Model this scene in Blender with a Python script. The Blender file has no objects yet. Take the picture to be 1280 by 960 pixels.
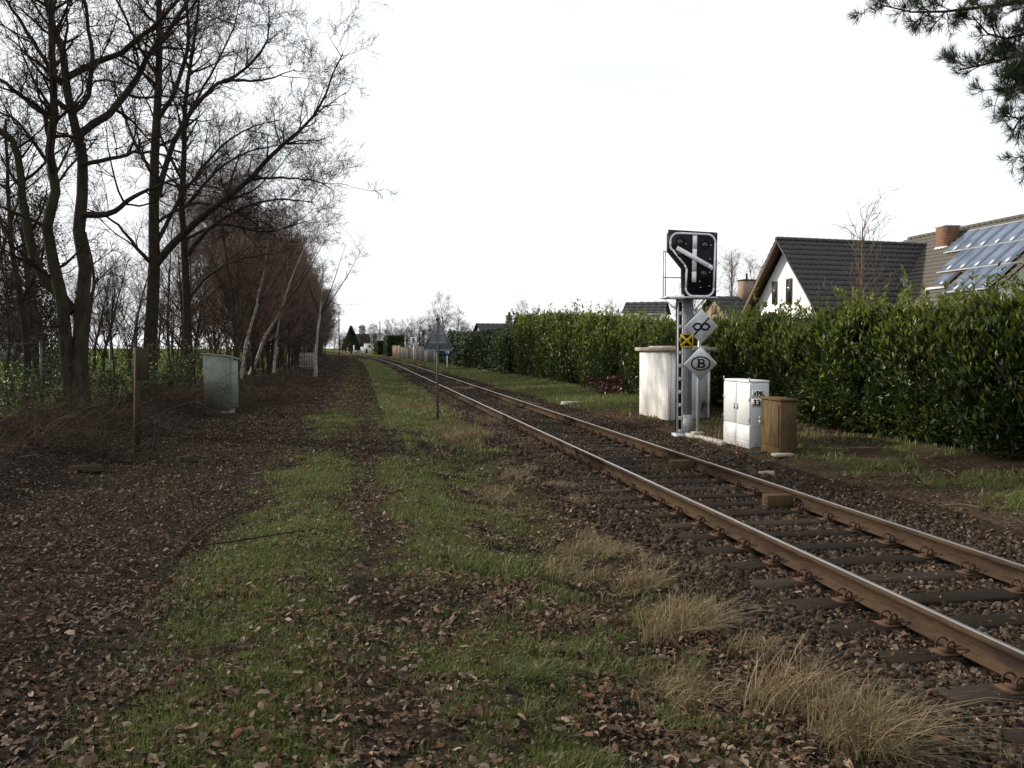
import bpy, math, random
import numpy as np
from mathutils import Vector, Matrix

C = bpy.context.scene.collection
SC = bpy.context.scene
R = math.radians
random.seed(11)
rng = np.random.default_rng(11)

# ------------------------------------------------------------------ camera
F = 1140.0
YAW = math.atan(190 / F)
PITCH = math.atan(45 / F)
CZ = 1.745
cam = bpy.data.cameras.new('camera')
cam.sensor_width = 36
cam.lens = 36 * F / 1280
cam.clip_start = 0.05
cam.clip_end = 6000
co = bpy.data.objects.new('camera', cam)
C.objects.link(co)
co.location = (0, 0, CZ)
co.rotation_euler = (R(90) - PITCH, 0, -YAW)
SC.camera = co
FWD = np.array([math.sin(YAW) * math.cos(PITCH), math.cos(YAW) * math.cos(PITCH), -math.sin(PITCH)])
RGT = np.array([math.cos(YAW), -math.sin(YAW), 0])
UPV = np.cross(RGT, FWD)
CAM = np.array([0, 0, CZ])

# ------------------------------------------------------------------ light
SUN_EL, SUN_AZ = R(25), R(56)          # azimuth counted to the left of the track direction
w = bpy.data.worlds.new('World')
SC.world = w
w.use_nodes = True
nt = w.node_tree
nt.nodes.clear()
out = nt.nodes.new('ShaderNodeOutputWorld')
sky = nt.nodes.new('ShaderNodeTexSky')
sky.sky_type = 'NISHITA'
sky.sun_disc = False
sky.sun_elevation = SUN_EL
sky.sun_rotation = -SUN_AZ
sky.air_density = 1.0
sky.dust_density = 1.5
bg = nt.nodes.new('ShaderNodeBackground')
bg.inputs[1].default_value = 0.15
nt.links.new(sky.outputs[0], bg.inputs[0])
tc = nt.nodes.new('ShaderNodeTexCoord')
mp = nt.nodes.new('ShaderNodeMapping')
mp.inputs['Scale'].default_value = (1.0, 1.0, 3.2)
nt.links.new(tc.outputs['Generated'], mp.inputs[0])
nz = nt.nodes.new('ShaderNodeTexNoise')
nz.inputs['Scale'].default_value = 1.7
nz.inputs['Detail'].default_value = 6
nz.inputs['Distortion'].default_value = 0.4
nt.links.new(mp.outputs[0], nz.inputs[0])
rp = nt.nodes.new('ShaderNodeValToRGB')
rp.color_ramp.elements[0].position = 0.34
rp.color_ramp.elements[0].color = (0.69, 0.69, 0.69, 1)
rp.color_ramp.elements[1].position = 0.52
rp.color_ramp.elements[1].color = (1, 1, 1, 1)
sx_ = nt.nodes.new('ShaderNodeSeparateXYZ')
nt.links.new(tc.outputs['Generated'], sx_.inputs[0])
ma = nt.nodes.new('ShaderNodeMath'); ma.operation = 'MULTIPLY_ADD'; ma.inputs[1].default_value = -0.2
nt.links.new(sx_.outputs[0], ma.inputs[0]); nt.links.new(nz.outputs[0], ma.inputs[2])
nt.links.new(ma.outputs[0], rp.inputs[0])
bg2 = nt.nodes.new('ShaderNodeBackground')
bg2.inputs[0].default_value = (0.95, 0.975, 1.0, 1)
bg2.inputs[1].default_value = 0.96
mx = nt.nodes.new('ShaderNodeMixShader')
nt.links.new(rp.outputs[0], mx.inputs[0])
nt.links.new(bg.outputs[0], mx.inputs[1])
nt.links.new(bg2.outputs[0], mx.inputs[2])
nt.links.new(mx.outputs[0], out.inputs[0])

sl = bpy.data.lights.new('sun', 'SUN')
sl.energy = 4.9
sl.angle = R(1.0)
sl.color = (1.0, 0.9, 0.76)
so = bpy.data.objects.new('sun', sl)
C.objects.link(so)
sd = Vector((-math.sin(SUN_AZ) * math.cos(SUN_EL), math.cos(SUN_AZ) * math.cos(SUN_EL), math.sin(SUN_EL)))
so.rotation_euler = sd.to_track_quat('Z', 'Y').to_euler()
so.location = sd * 60

vs = SC.view_settings
vs.view_transform = 'Standard'
vs.look = 'None'
vs.exposure = 0.3
vs.gamma = 1
vs.use_curve_mapping = False
SC.render.engine = 'CYCLES'
SC.cycles.max_bounces = 6
SC.cycles.transparent_max_bounces = 6

# ------------------------------------------------------------------ maths helpers
def pix(x, y, z):
    """point at camera depth z seen at photo pixel x, y"""
    return CAM + z * (FWD + (x - 640) / F * RGT + (480 - y) / F * UPV)

def vnoise(x, y, seed=0):
    x = np.asarray(x, float); y = np.asarray(y, float)
    ix, iy = np.floor(x), np.floor(y)
    fx, fy = x - ix, y - iy
    fx = fx * fx * (3 - 2 * fx); fy = fy * fy * (3 - 2 * fy)
    def h(a, b):
        s = np.sin(a * 127.1 + b * 311.7 + seed * 74.7) * 43758.5453
        return s - np.floor(s)
    a = h(ix, iy) * (1 - fx) + h(ix + 1, iy) * fx
    b = h(ix, iy + 1) * (1 - fx) + h(ix + 1, iy + 1) * fx
    return a * (1 - fy) + b * fy

def fbm(x, y, seed=0, oct=4):
    t, a, s = 0, 0.5, 0
    for k in range(oct):
        t = t + a * vnoise(np.asarray(x) * 2 ** k, np.asarray(y) * 2 ** k, seed + k * 3)
        s += a; a *= 0.5
    return t / s

def sst(a, b, x):
    t = np.clip((np.asarray(x, float) - a) / (b - a), 0, 1)
    return t * t * (3 - 2 * t)

def shift(y):
    y = np.asarray(y, float)
    d = np.clip(y - 80, 0, 190)
    s = -2.0e-4 * d * d
    return s - np.clip(y - 270, 0, None) * 0.076

def gh(x, y):
    """ground height"""
    x = np.asarray(x, float); y = np.asarray(y, float)
    u = x - shift(y)
    base = -0.13 + 0 * u
    base = base + 0.38 * sst(-3.9, -5.2, u) - 0.2 * sst(-6.5, -9, u)
    base = base + 0.05 * np.exp(-((u + 0.6) / 0.45) ** 2) + 0.03 * np.exp(-((u - 0.65) / 0.3) ** 2)
    base = base - 0.12 * np.exp(-((u - 1.75) / 0.45) ** 2)
    base = base - 0.085 * sst(2.1, 2.8, u) * (1 - sst(6.6, 7.4, u))
    base = base + 0.06 * sst(7.2, 8.6, u) + 0.14 * sst(8.2, 9.8, u)
    near = np.exp(-np.clip(y, 0, None) / 60)
    rough = np.where((u > 2.9) & (u < 6.3), 0.012, 0.05)
    base = base + (fbm(x * 1.6, y * 1.6, 5) - 0.5) * 2 * rough * near + (fbm(x * 0.25, y * 0.25, 9) - 0.5) * 0.12 * np.where((u > 2.2) & (u < 7.2), 0, 1)
    base = base + 0.15 * sst(200, 250, y)
    return base

def G(px, py):
    """point on the ground seen at a photo pixel"""
    d = FWD + (px - 640) / F * RGT + (480 - py) / F * UPV
    z = -0.15
    for k in range(8):
        t = (z - CZ) / d[2]
        p = CAM + t * d
        z = float(gh(p[0], p[1]))
    return np.array([p[0], p[1], z])

def gp(x, y):
    return np.array([x, y, float(gh(x, y))])

# ------------------------------------------------------------------ mesh helpers
def mesh_np(name, V, Fc, mats=(), midx=None, smooth=False, attrs=None):
    """V n x 3, Fc list of int arrays (m x k) with any k"""
    me = bpy.data.meshes.new(name)
    V = np.asarray(V, np.float32)
    Fc = [np.asarray(f, np.int32) for f in Fc if len(f)]
    me.vertices.add(len(V))
    me.vertices.foreach_set('co', V.ravel())
    loops = np.concatenate([f.ravel() for f in Fc])
    tot = np.concatenate([np.full(len(f), f.shape[1], np.int32) for f in Fc])
    st = np.concatenate([[0], np.cumsum(tot)[:-1]]).astype(np.int32)
    me.loops.add(len(loops))
    me.loops.foreach_set('vertex_index', loops)
    me.polygons.add(len(tot))
    me.polygons.foreach_set('loop_start', st)
    me.polygons.foreach_set('loop_total', tot)
    if midx is not None:
        me.polygons.foreach_set('material_index', np.asarray(midx, np.int32))
    if smooth:
        me.polygons.foreach_set('use_smooth', np.ones(len(tot), bool))
    for m in mats:
        me.materials.append(m)
    for k, a in (attrs or {}).items():
        at = me.attributes.new(k, 'FLOAT', 'POINT')
        at.data.foreach_set('value', np.asarray(a, np.float32))
    me.update(calc_edges=True)
    me.validate()
    return me

def put(name, me, parent=None, loc=(0, 0, 0)):
    o = bpy.data.objects.new(name, me)
    C.objects.link(o)
    o.location = loc
    if parent is not None:
        o.parent = parent
    return o

def tag(o, label=None, cat=None, group=None, kind=None):
    if label: o['label'] = label
    if cat: o['category'] = cat
    if group: o['group'] = group
    if kind: o['kind'] = kind
    return o

def thing(name, loc, label, cat, rz=0.0, group=None):
    o = bpy.data.objects.new(name, None)
    o.empty_display_size = 0.2
    C.objects.link(o)
    o.location = [float(v) for v in loc]
    o.rotation_euler = (0, 0, rz)
    return tag(o, label, cat, group)

KIDS = {}
def children(o):
    return list(o.children)

def copy_tree(o, parent=None):
    c = o.copy()
    C.objects.link(c)
    if parent is not None:
        c.parent = parent
    for ch in children(o):
        copy_tree(ch, c)
    return c

class MB:
    def __init__(s):
        s.V = []; s.F = {}; s.n = 0
    def add(s, V, *faces, m=0):
        V = np.asarray(V, float).reshape(-1, 3)
        for f in faces:
            f = np.asarray(f, int)
            if f.size == 0: continue
            if f.ndim == 1: f = f[None]
            s.F.setdefault((f.shape[1], m), []).append(f + s.n)
        s.V.append(V); s.n += len(V)
        return s
    def box(s, c, d, rot=None, m=0, taper=1.0):
        x, y, z = d[0] / 2, d[1] / 2, d[2] / 2
        t = taper
        V = np.array([[-x, -y, -z], [x, -y, -z], [x, y, -z], [-x, y, -z], [-x * t, -y * t, z], [x * t, -y * t, z], [x * t, y * t, z], [-x * t, y * t, z]])
        if rot is not None: V = V @ np.array(rot).T
        V = V + np.asarray(c, float)
        return s.add(V, [[0, 3, 2, 1], [4, 5, 6, 7], [0, 1, 5, 4], [1, 2, 6, 5], [2, 3, 7, 6], [3, 0, 4, 7]], m=m)
    def bbox(s, c, d, b=0.01, m=0):
        """box with chamfered edges"""
        x, y, z = d[0] / 2, d[1] / 2, d[2] / 2
        b = min(b, x * .45, y * .45, z * .45)
        lv = []
        for (zz, ins) in ((-z, b), (-z + b, 0), (z - b, 0), (z, b)):
            X, Y = x - ins, y - ins
            k = b if ins == 0 else b * 0.6
            lv.append([[-X + k, -Y, zz], [X - k, -Y, zz], [X, -Y + k, zz], [X, Y - k, zz], [X - k, Y, zz], [-X + k, Y, zz], [-X, Y - k, zz], [-X, -Y + k, zz]])
        V = np.array(lv).reshape(-1, 3) + np.asarray(c, float)
        q = []
        for l in range(3):
            for k in range(8):
                a, b2 = l * 8 + k, l * 8 + (k + 1) % 8
                q.append([a, b2, b2 + 8, a + 8])
        return s.add(V, q, [list(range(7, -1, -1)), list(range(24, 32))], m=m)
    def prism(s, poly, y0, y1, m=0):
        """polygon in x, z extruded along y"""
        n = len(poly)
        p = np.asarray(poly, float)
        V = np.concatenate([np.c_[p[:, 0], np.full(n, y0), p[:, 1]], np.c_[p[:, 0], np.full(n, y1), p[:, 1]]])
        q = [[k, (k + 1) % n, n + (k + 1) % n, n + k] for k in range(n)]
        if n == 4:
            return s.add(V, q + [[3, 2, 1, 0], [4, 5, 6, 7]], m=m)
        return s.add(V, q, [list(range(n - 1, -1, -1)), list(range(n, 2 * n))], m=m)
    def strip(s, pts, wd, y0, y1, closed=False, m=0):
        """a flat band of width wd along a polyline in x, z"""
        p = np.asarray(pts, float)
        n = len(p)
        L, Rr = [], []
        for k in range(n):
            a = p[k - 1] if (k > 0 or closed) else p[k]
            b = p[(k + 1) % n] if (k < n - 1 or closed) else p[k]
            d1 = p[k] - a; d2 = b - p[k]
            if np.hypot(*d1) < 1e-9: d1 = d2
            if np.hypot(*d2) < 1e-9: d2 = d1
            d1 = d1 / np.hypot(*d1); d2 = d2 / np.hypot(*d2)
            nn = np.array([-d1[1] - d2[1], d1[0] + d2[0]])
            ln = np.hypot(*nn); nn = nn / ln
            sc = wd / 2 / max(0.45, nn @ np.array([-d1[1], d1[0]]))
            L.append(p[k] + nn * sc); Rr.append(p[k] - nn * sc)
        for k in range(n if closed else n - 1):
            j = (k + 1) % n
            s.prism([Rr[k], Rr[j], L[j], L[k]], y0, y1, m)
        return s
    def tube(s, pts, rad, sides=6, m=0, cap=True):
        p = np.asarray(pts, float); n = len(p)
        r = np.broadcast_to(np.asarray(rad, float), (n,))
        t = np.gradient(p, axis=0)
        t /= np.linalg.norm(t, axis=1)[:, None] + 1e-12
        ref = np.array([0.31, 0.87, 0.12]) if abs(t[:, 1]).mean() < 0.8 else np.array([0.9, 0.1, 0.3])
        a = np.cross(t, ref); a /= np.linalg.norm(a, axis=1)[:, None] + 1e-12
        b = np.cross(t, a)
        th = np.arange(sides) * 2 * math.pi / sides
        V = p[:, None] + r[:, None, None] * (np.cos(th)[None, :, None] * a[:, None] + np.sin(th)[None, :, None] * b[:, None])
        i = np.arange(n - 1)[:, None] * sides; k = np.arange(sides)[None]; k2 = (k + 1) % sides
        q = np.stack([i + k, i + k2, i + sides + k2, i + sides + k], -1).reshape(-1, 4)
        fs = [q]
        if cap:
            fs.append([list(range(sides - 1, -1, -1)), list(range((n - 1) * sides, n * sides))])
        return s.add(V.reshape(-1, 3), *fs, m=m)
    def mesh(s, name, mats, smooth=False):
        if not isinstance(mats, (list, tuple)): mats = [mats]
        V = np.concatenate(s.V)
        Fc, mi = [], []
        for (k, m), fl in s.F.items():
            f = np.concatenate(fl); Fc.append(f); mi.append(np.full(len(f), m))
        return mesh_np(name, V, Fc, mats, np.concatenate(mi), smooth)
    def build(s, name, mats, parent=None, smooth=False):
        return put(name, s.mesh(name, mats, smooth), parent)

def rotz(a):
    c, s_ = math.cos(a), math.sin(a)
    return np.array([[c, -s_, 0], [s_, c, 0], [0, 0, 1]])

def circ(cx, cz, r, n=24, ry=None):
    ry = r if ry is None else ry
    return [(cx + r * math.cos(k * 2 * math.pi / n), cz + ry * math.sin(k * 2 * math.pi / n)) for k in range(n)]

# ------------------------------------------------------------------ materials
def mat(name, c1, c2=None, scale=6.0, rough=0.8, bump=0.15, bscale=None, metal=0.0, c3=None, s3=2.0, t3=0.6, stretch=(1, 1, 1), spec=0.4, detail=5):
    m = bpy.data.materials.new(name)
    m.use_nodes = True
    n = m.node_tree.nodes; l = m.node_tree.links
    b = n['Principled BSDF']
    b.inputs['Roughness'].default_value = rough
    b.inputs['Metallic'].default_value = metal
    b.inputs['Specular IOR Level'].default_value = spec
    t = n.new('ShaderNodeTexCoord'); mpn = n.new('ShaderNodeMapping')
    mpn.inputs['Scale'].default_value = stretch
    l.new(t.outputs['Object'], mpn.inputs[0])
    ns = n.new('ShaderNodeTexNoise')
    ns.inputs['Scale'].default_value = scale; ns.inputs['Detail'].default_value = detail
    ns.inputs['Roughness'].default_value = 0.65
    l.new(mpn.outputs[0], ns.inputs[0])
    r = n.new('ShaderNodeValToRGB')
    r.color_ramp.elements[0].position = 0.35; r.color_ramp.elements[1].position = 0.65
    r.color_ramp.elements[0].color = (*c1, 1); r.color_ramp.elements[1].color = (*(c2 or c1), 1)
    l.new(ns.outputs[0], r.inputs[0])
    col = r.outputs[0]
    if c3 is not None:
        n3 = n.new('ShaderNodeTexNoise'); n3.inputs['Scale'].default_value = s3; n3.inputs['Detail'].default_value = 7
        n3.inputs['Roughness'].default_value = 0.7
        l.new(mpn.outputs[0], n3.inputs[0])
        r3 = n.new('ShaderNodeValToRGB')
        r3.color_ramp.elements[0].position = t3; r3.color_ramp.elements[1].position = t3 + 0.1
        r3.color_ramp.elements[0].color = (0, 0, 0, 1); r3.color_ramp.elements[1].color = (1, 1, 1, 1)
        l.new(n3.outputs[0], r3.inputs[0])
        mxn = n.new('ShaderNodeMixRGB'); mxn.inputs[2].default_value = (*c3, 1)
        l.new(r3.outputs[0], mxn.inputs[0]); l.new(col, mxn.inputs[1])
        col = mxn.outputs[0]
    l.new(col, b.inputs['Base Color'])
    if bump:
        nb = n.new('ShaderNodeTexNoise'); nb.inputs['Scale'].default_value = bscale or scale * 4; nb.inputs['Detail'].default_value = 4
        l.new(mpn.outputs[0], nb.inputs[0])
        bp = n.new('ShaderNodeBump'); bp.inputs['Strength'].default_value = bump; bp.inputs['Distance'].default_value = 0.02
        l.new(nb.outputs[0], bp.inputs['Height']); l.new(bp.outputs[0], b.inputs['Normal'])
    return m

def islands(name, cols, rough=0.6, trans=0.0, spec=0.4, tcol=None):
    """every loose piece its own colour out of cols"""
    m = bpy.data.materials.new(name)
    m.use_nodes = True
    n = m.node_tree.nodes; l = m.node_tree.links
    b = n['Principled BSDF']
    b.inputs['Roughness'].default_value = rough
    b.inputs['Specular IOR Level'].default_value = spec
    g = n.new('ShaderNodeNewGeometry')
    r = n.new('ShaderNodeValToRGB')
    els = r.color_ramp.elements
    while len(els) < len(cols): els.new(0.5)
    for k, c in enumerate(cols):
        els[k].position = k / (len(cols) - 1); els[k].color = (*c, 1)
    l.new(g.outputs['Random Per Island'], r.inputs[0])
    l.new(r.outputs[0], b.inputs['Base Color'])
    if trans:
        t = n.new('ShaderNodeBsdfTranslucent')
        if tcol:
            mm = n.new('ShaderNodeMixRGB'); mm.blend_type = 'MULTIPLY'; mm.inputs[0].default_value = 1
            mm.inputs[2].default_value = (*tcol, 1)
            l.new(r.outputs[0], mm.inputs[1]); l.new(mm.outputs[0], t.inputs[0])
        else:
            l.new(r.outputs[0], t.inputs[0])
        mxs = n.new('ShaderNodeMixShader'); mxs.inputs[0].default_value = trans
        l.new(b.outputs[0], mxs.inputs[1]); l.new(t.outputs[0], mxs.inputs[2])
        l.new(mxs.outputs[0], n['Material Output'].inputs[0])
    return m

def objrandom(name, cols, rough=0.7):
    m = bpy.data.materials.new(name); m.use_nodes = True
    n = m.node_tree.nodes; l = m.node_tree.links
    b = n['Principled BSDF']; b.inputs['Roughness'].default_value = rough; b.inputs['Specular IOR Level'].default_value = 0.02
    g = n.new('ShaderNodeObjectInfo'); r = n.new('ShaderNodeValToRGB'); els = r.color_ramp.elements
    while len(els) < len(cols): els.new(0.5)
    for k, c in enumerate(cols):
        els[k].position = k / (len(cols) - 1); els[k].color = (*c, 1)
    l.new(g.outputs['Random'], r.inputs[0]); l.new(r.outputs[0], b.inputs['Base Color'])
    return m

LEAFC = [(.05, .033, .023), (.12, .078, .05), (.04, .028, .021), (.16, .108, .07), (.08, .046, .03), (.07, .05, .038), (.26, .195, .14), (.06, .038, .027), (.105, .05, .03), (.12, .09, .068), (.045, .032, .025), (.18, .135, .1)]
MULCHC = [(.024, .019, .016), (.046, .035, .029), (.016, .013, .011), (.075, .058, .047), (.032, .023, .019), (.19, .155, .125), (.026, .02, .017), (.044, .029, .023), (.02, .016, .014), (.066, .053, .045)]
GRASSC = [(.055, .085, .016), (.085, .12, .024), (.04, .062, .013), (.12, .13, .035), (.07, .1, .02), (.17, .14, .06), (.05, .078, .018), (.1, .085, .035)]
STRAWC = [(.17, .115, .055), (.24, .17, .088), (.11, .073, .036), (.2, .138, .07), (.07, .07, .026), (.3, .22, .125), (.06, .075, .022), (.13, .088, .045)]
LAURELC = [(.016, .036, .01), (.025, .05, .013), (.012, .028, .009), (.036, .065, .016), (.018, .038, .011), (.06, .085, .02), (.022, .042, .012), (.1, .11, .03)]
M = {}
M['leaf'] = islands('fallen_leaf', LEAFC, 0.75, 0.12, spec=0.02)
M['leafobj'] = objrandom('fallen_leaf_single', LEAFC, 0.72)
M['mulch'] = islands('leaf_mulch', MULCHC, 0.85, spec=0.02)
M['grass'] = islands('grass', GRASSC, 0.55, 0.35)
M['straw'] = islands('dry_grass', STRAWC, 0.65, 0.25)
M['verge'] = islands('verge_grass', [(.06, .11, .02), (.09, .14, .03), (.15, .16, .05), (.05, .09, .02), (.2, .17, .07), (.08, .12, .03)], 0.55, 0.35)
M['laurel'] = islands('laurel_leaf', LAURELC, 0.42, 0.2, 0.4, (1.5, 1.5, 0.8))
M['shoot'] = islands('sunlit_shoot_leaf', [(.06, .09, .018), (.1, .13, .025), (.14, .155, .036), (.045, .075, .016), (.19, .19, .055), (.08, .11, .022)], 0.38, 0.4, 0.4, (1.3, 1.3, .7))  # yellow-green of new growth, also lightened as sunlit upper leaves
M['ivy'] = islands('ivy_leaf', [(.016, .03, .012), (.028, .045, .015), (.012, .024, .01), (.04, .055, .02), (.02, .035, .014)], 0.55, 0.15, 0.2)
M['holly'] = islands('evergreen_leaf', [(.02, .04, .014), (.035, .06, .018), (.05, .075, .02), (.02, .035, .012), (.09, .1, .03)], 0.55, 0.2, 0.2)
M['needle'] = islands('pine_needle', [(.022, .04, .018), (.035, .055, .022), (.05, .07, .028), (.018, .034, .016), (.06, .06, .03)], 0.5, 0.15)
M['redleaf'] = islands('red_leaf', [(.05, .012, .014), (.08, .018, .018), (.03, .01, .012)], 0.45, 0.2)
M['oakdry'] = islands('withered_leaf', [(.075, .034, .018), (.11, .052, .024), (.05, .026, .014), (.09, .04, .02)], 0.7, 0.3, spec=0.02)
M['conifer'] = islands('conifer_spray', [(.018, .035, .014), (.03, .05, .018), (.04, .06, .02), (.022, .04, .016)], 0.6, 0.1)
M['stone'] = islands('ballast_stone', [(.022, .018, .014), (.038, .029, .022), (.016, .013, .011), (.055, .043, .033), (.03, .021, .015), (.085, .07, .056), (.025, .018, .015), (.045, .028, .017)], 0.85, spec=0.02)
M['stoneobj'] = objrandom('ballast_stone_single', [(.022, .018, .014), (.038, .029, .022), (.055, .043, .033), (.03, .021, .015), (.07, .056, .045)], 0.85)
M['bark'] = mat('bark', (.018, .014, .011), (.038, .03, .024), 9, 0.9, 0.6, 26, c3=(.03, .034, .02), s3=3, t3=0.55, stretch=(1, 1, .35), spec=0.03)
M['barkn'] = mat('bark_near', (.02, .016, .012), (.046, .037, .028), 9, 0.9, 0.8, 22, c3=(.032, .036, .02), s3=2.5, t3=0.52, stretch=(1, 1, .35), spec=0.03)
M['twig'] = islands('twig', [(.02, .014, .012), (.03, .02, .016), (.015, .011, .01), (.038, .026, .02)], 0.8, spec=0.02)
M['twigp'] = islands('purplish_twig', [(.11, .077, .065), (.145, .1, .082), (.085, .062, .052), (.18, .13, .105)], 0.85, spec=0.02)
M['twigl'] = islands('pale_twig', [(.13, .095, .065), (.17, .125, .085), (.1, .07, .05), (.2, .15, .105)], 0.8, spec=0.02)
M['bramble'] = islands('bramble_cane', [(.028, .02, .015), (.045, .031, .023), (.02, .015, .012), (.1, .078, .058), (.035, .024, .018), (.025, .018, .014)], 0.8, spec=0.02)
M['birch'] = mat('birch_bark', (.26, .23, .2), (.36, .33, .29), 5, 0.7, 0.2, c3=(.03, .025, .022), s3=5, t3=0.52, stretch=(1, 1, 2.2))
M['rust'] = mat('rail_rust', (.038, .026, .017), (.06, .039, .024), 14, 0.8, 0.25, 60, c3=(.03, .02, .016), s3=2.2, t3=0.5, stretch=(3, .5, 3), spec=0.03)
M['railtop'] = mat('rail_running_face', (.36, .33, .3), (.46, .43, .4), 3, 0.36, 0.02, metal=1.0, stretch=(8, .5, 1))
M['clip'] = mat('rusty_steel', (.04, .027, .02), (.075, .045, .03), 20, 0.7, 0.2, spec=0.03)
M['sleeper'] = mat('tarred_wood', (.014, .011, .009), (.026, .02, .016), 12, 0.8, 0.7, 30, stretch=(.4, 4, 4), c3=(.04, .032, .026), s3=5, t3=0.6, spec=0.03)
M['wood'] = mat('sawn_wood', (.05, .034, .018), (.085, .057, .03), 7, 0.8, 0.4, 40, stretch=(4, .6, 4), c3=(.07, .042, .02), s3=4, t3=0.58, spec=0.03)
M['white'] = mat('white_paint', (.72, .7, .66), (.8, .79, .76), 2.5, 0.6, 0.06, c3=(.5, .47, .4), s3=1.6, t3=0.62, stretch=(1, 1, .4))
M['whiteshaded'] = mat('shaded_peeling_white', (.55, .57, .6), (.66, .68, .7), 3, 0.65, 0.08, c3=(.1, .105, .1), s3=2.2, t3=0.55, stretch=(1.6, 1.6, .6))  # cool duller white paints the end wall's shade; dark flakes are peeling
M['cab'] = mat('grey_white_plastic', (.5, .51, .52), (.55, .56, .57), 4, 0.5, 0.03, c3=(.44, .44, .42), s3=2, t3=0.64)
M['slab'] = mat('weathered_concrete', (.24, .21, .16), (.36, .32, .25), 8, 0.9, 0.4, c3=(.12, .12, .07), s3=4, t3=0.56)
M['concrete'] = mat('concrete', (.26, .25, .23), (.36, .34, .31), 9, 0.9, 0.3, c3=(.14, .13, .11), s3=3, t3=0.58)
M['steel'] = mat('galvanised_steel', (.32, .33, .34), (.42, .43, .44), 7, 0.5, 0.05, metal=0.35, c3=(.2, .19, .18), s3=3, t3=0.6)
M['shadesteel'] = mat('shaded_grey_paint', (.17, .185, .215), (.23, .245, .275), 5, 0.5, 0.05, c3=(.1, .11, .13), s3=3, t3=0.6)  # bluish grey puts the shade of the mast's web side into its colour
M['litsteel'] = mat('sunlit_grey_paint', (.46, .45, .42), (.56, .55, .52), 7, 0.55, 0.08, c3=(.25, .2, .15), s3=5, t3=0.62)  # paler copy of the mast grey, sunlight on the slotted face painted in
M['dark'] = mat('dark_void', (.012, .012, .013), (.02, .02, .022), 5, 0.8, 0)
M['black'] = mat('black_enamel', (.005, .0045, .008), (.009, .008, .013), 4, 0.5, 0.02, spec=0.15)
M['signwhite'] = mat('reflective_white', (.7, .71, .74), (.78, .79, .82), 3, 0.5, 0.02, c3=(.5, .5, .5), s3=4, t3=0.66)
M['signgrey'] = mat('shaded_sign_face', (.5, .51, .52), (.6, .61, .62), 3, 0.5, 0.02, c3=(.4, .4, .4), s3=4, t3=0.62)  # white sign faces greyed, their shade put into the colour
M['signback'] = mat('sign_back_aluminium', (.16, .175, .2), (.24, .255, .28), 4, 0.6, 0.06, c3=(.09, .095, .1), s3=3, t3=0.56)
M['darkpost'] = mat('dark_grey_post', (.05, .05, .052), (.08, .08, .08), 6, 0.6, 0.06)
M['lens'] = mat('dark_lens', (.018, .014, .02), (.03, .025, .03), 4, 0.12, 0, spec=0.6)
M['yellow'] = mat('yellow_paint', (.55, .4, .02), (.65, .48, .03), 6, 0.55, 0.04, c3=(.35, .26, .03), s3=5, t3=0.62)
M['blue'] = mat('blue_enamel', (.015, .035, .22), (.02, .05, .28), 4, 0.4, 0.02)
M['brownbox'] = mat('rust_stained_steel', (.068, .047, .025), (.115, .08, .042), 5, 0.85, 0.3, c3=(.05, .045, .03), s3=3, t3=0.53, stretch=(1.5, 1.5, .6), spec=0.03)
M['green'] = mat('green_grp', (.15, .175, .138), (.185, .215, .17), 4, 0.5, 0.04, c3=(.2, .23, .2), s3=3.2, t3=0.68, stretch=(2, 2, .5))
M['oldpost'] = mat('weathered_post_wood', (.036, .027, .019), (.06, .044, .03), 8, 0.8, 0.5, stretch=(3, 3, .3), c3=(.05, .045, .02), s3=3, t3=0.6, spec=0.03)
M['roof'] = mat('dark_roof_tile', (.028, .027, .027), (.05, .047, .046), 6, 0.6, 0.2, c3=(.085, .08, .075), s3=9, t3=0.6)
M['roof2'] = mat('brown_roof_tile', (.052, .048, .04), (.085, .077, .064), 6, 0.75, 0.25, c3=(.05, .055, .035), s3=3, t3=0.56)
M['render'] = mat('white_render', (.76, .75, .72), (.8, .8, .78), 2, 0.85, 0.1, 60)
M['brick'] = mat('chimney_brick', (.14, .07, .045), (.2, .11, .075), 5, 0.9, 0.2)
M['brick2'] = mat('pale_brick', (.17, .12, .09), (.24, .18, .14), 5, 0.9, 0.2)
M['bargeboard'] = mat('brown_bargeboard', (.085, .05, .035), (.12, .075, .05), 6, 0.7, 0.2)
M['glass'] = mat('window_glass', (.03, .035, .04), (.05, .055, .06), 1, 0.06, 0, spec=0.8)
M['panel'] = mat('solar_cell', (.07, .095, .15), (.09, .12, .18), 3, 0.3, 0, spec=0.4)
M['alu'] = mat('aluminium', (.3, .31, .32), (.38, .39, .4), 5, 0.6, 0.02)
M['lead'] = mat('lead_flashing', (.5, .5, .5), (.62, .62, .62), 5, 0.6, 0.1)
M['asphalt'] = mat('asphalt', (.045, .045, .045), (.065, .063, .06), 30, 0.9, 0.2)
M['fencewood'] = mat('fence_wood', (.13, .08, .055), (.2, .13, .09), 5, 0.8, 0.2, stretch=(3, 3, .4))
M['fencegrey'] = mat('grey_fence_wood', (.045, .043, .036), (.075, .07, .058), 5, 0.85, 0.2, stretch=(3, 3, .4))
M['orange'] = mat('sunlit_wood', (.3, .16, .08), (.4, .23, .13), 5, 0.8, 0.1)  # orange tint paints warm sunlight into the wood
M['fargrey'] = mat('far_grey_wall', (.3, .31, .33), (.36, .37, .38), 2, 0.9, 0.05)
M['wire'] = mat('fence_wire', (.07, .07, .07), (.1, .1, .1), 5, 0.6, 0, metal=0.5)
M['cable'] = mat('black_cable', (.02, .02, .02), (.035, .033, .03), 8, 0.6, 0.05)

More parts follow.
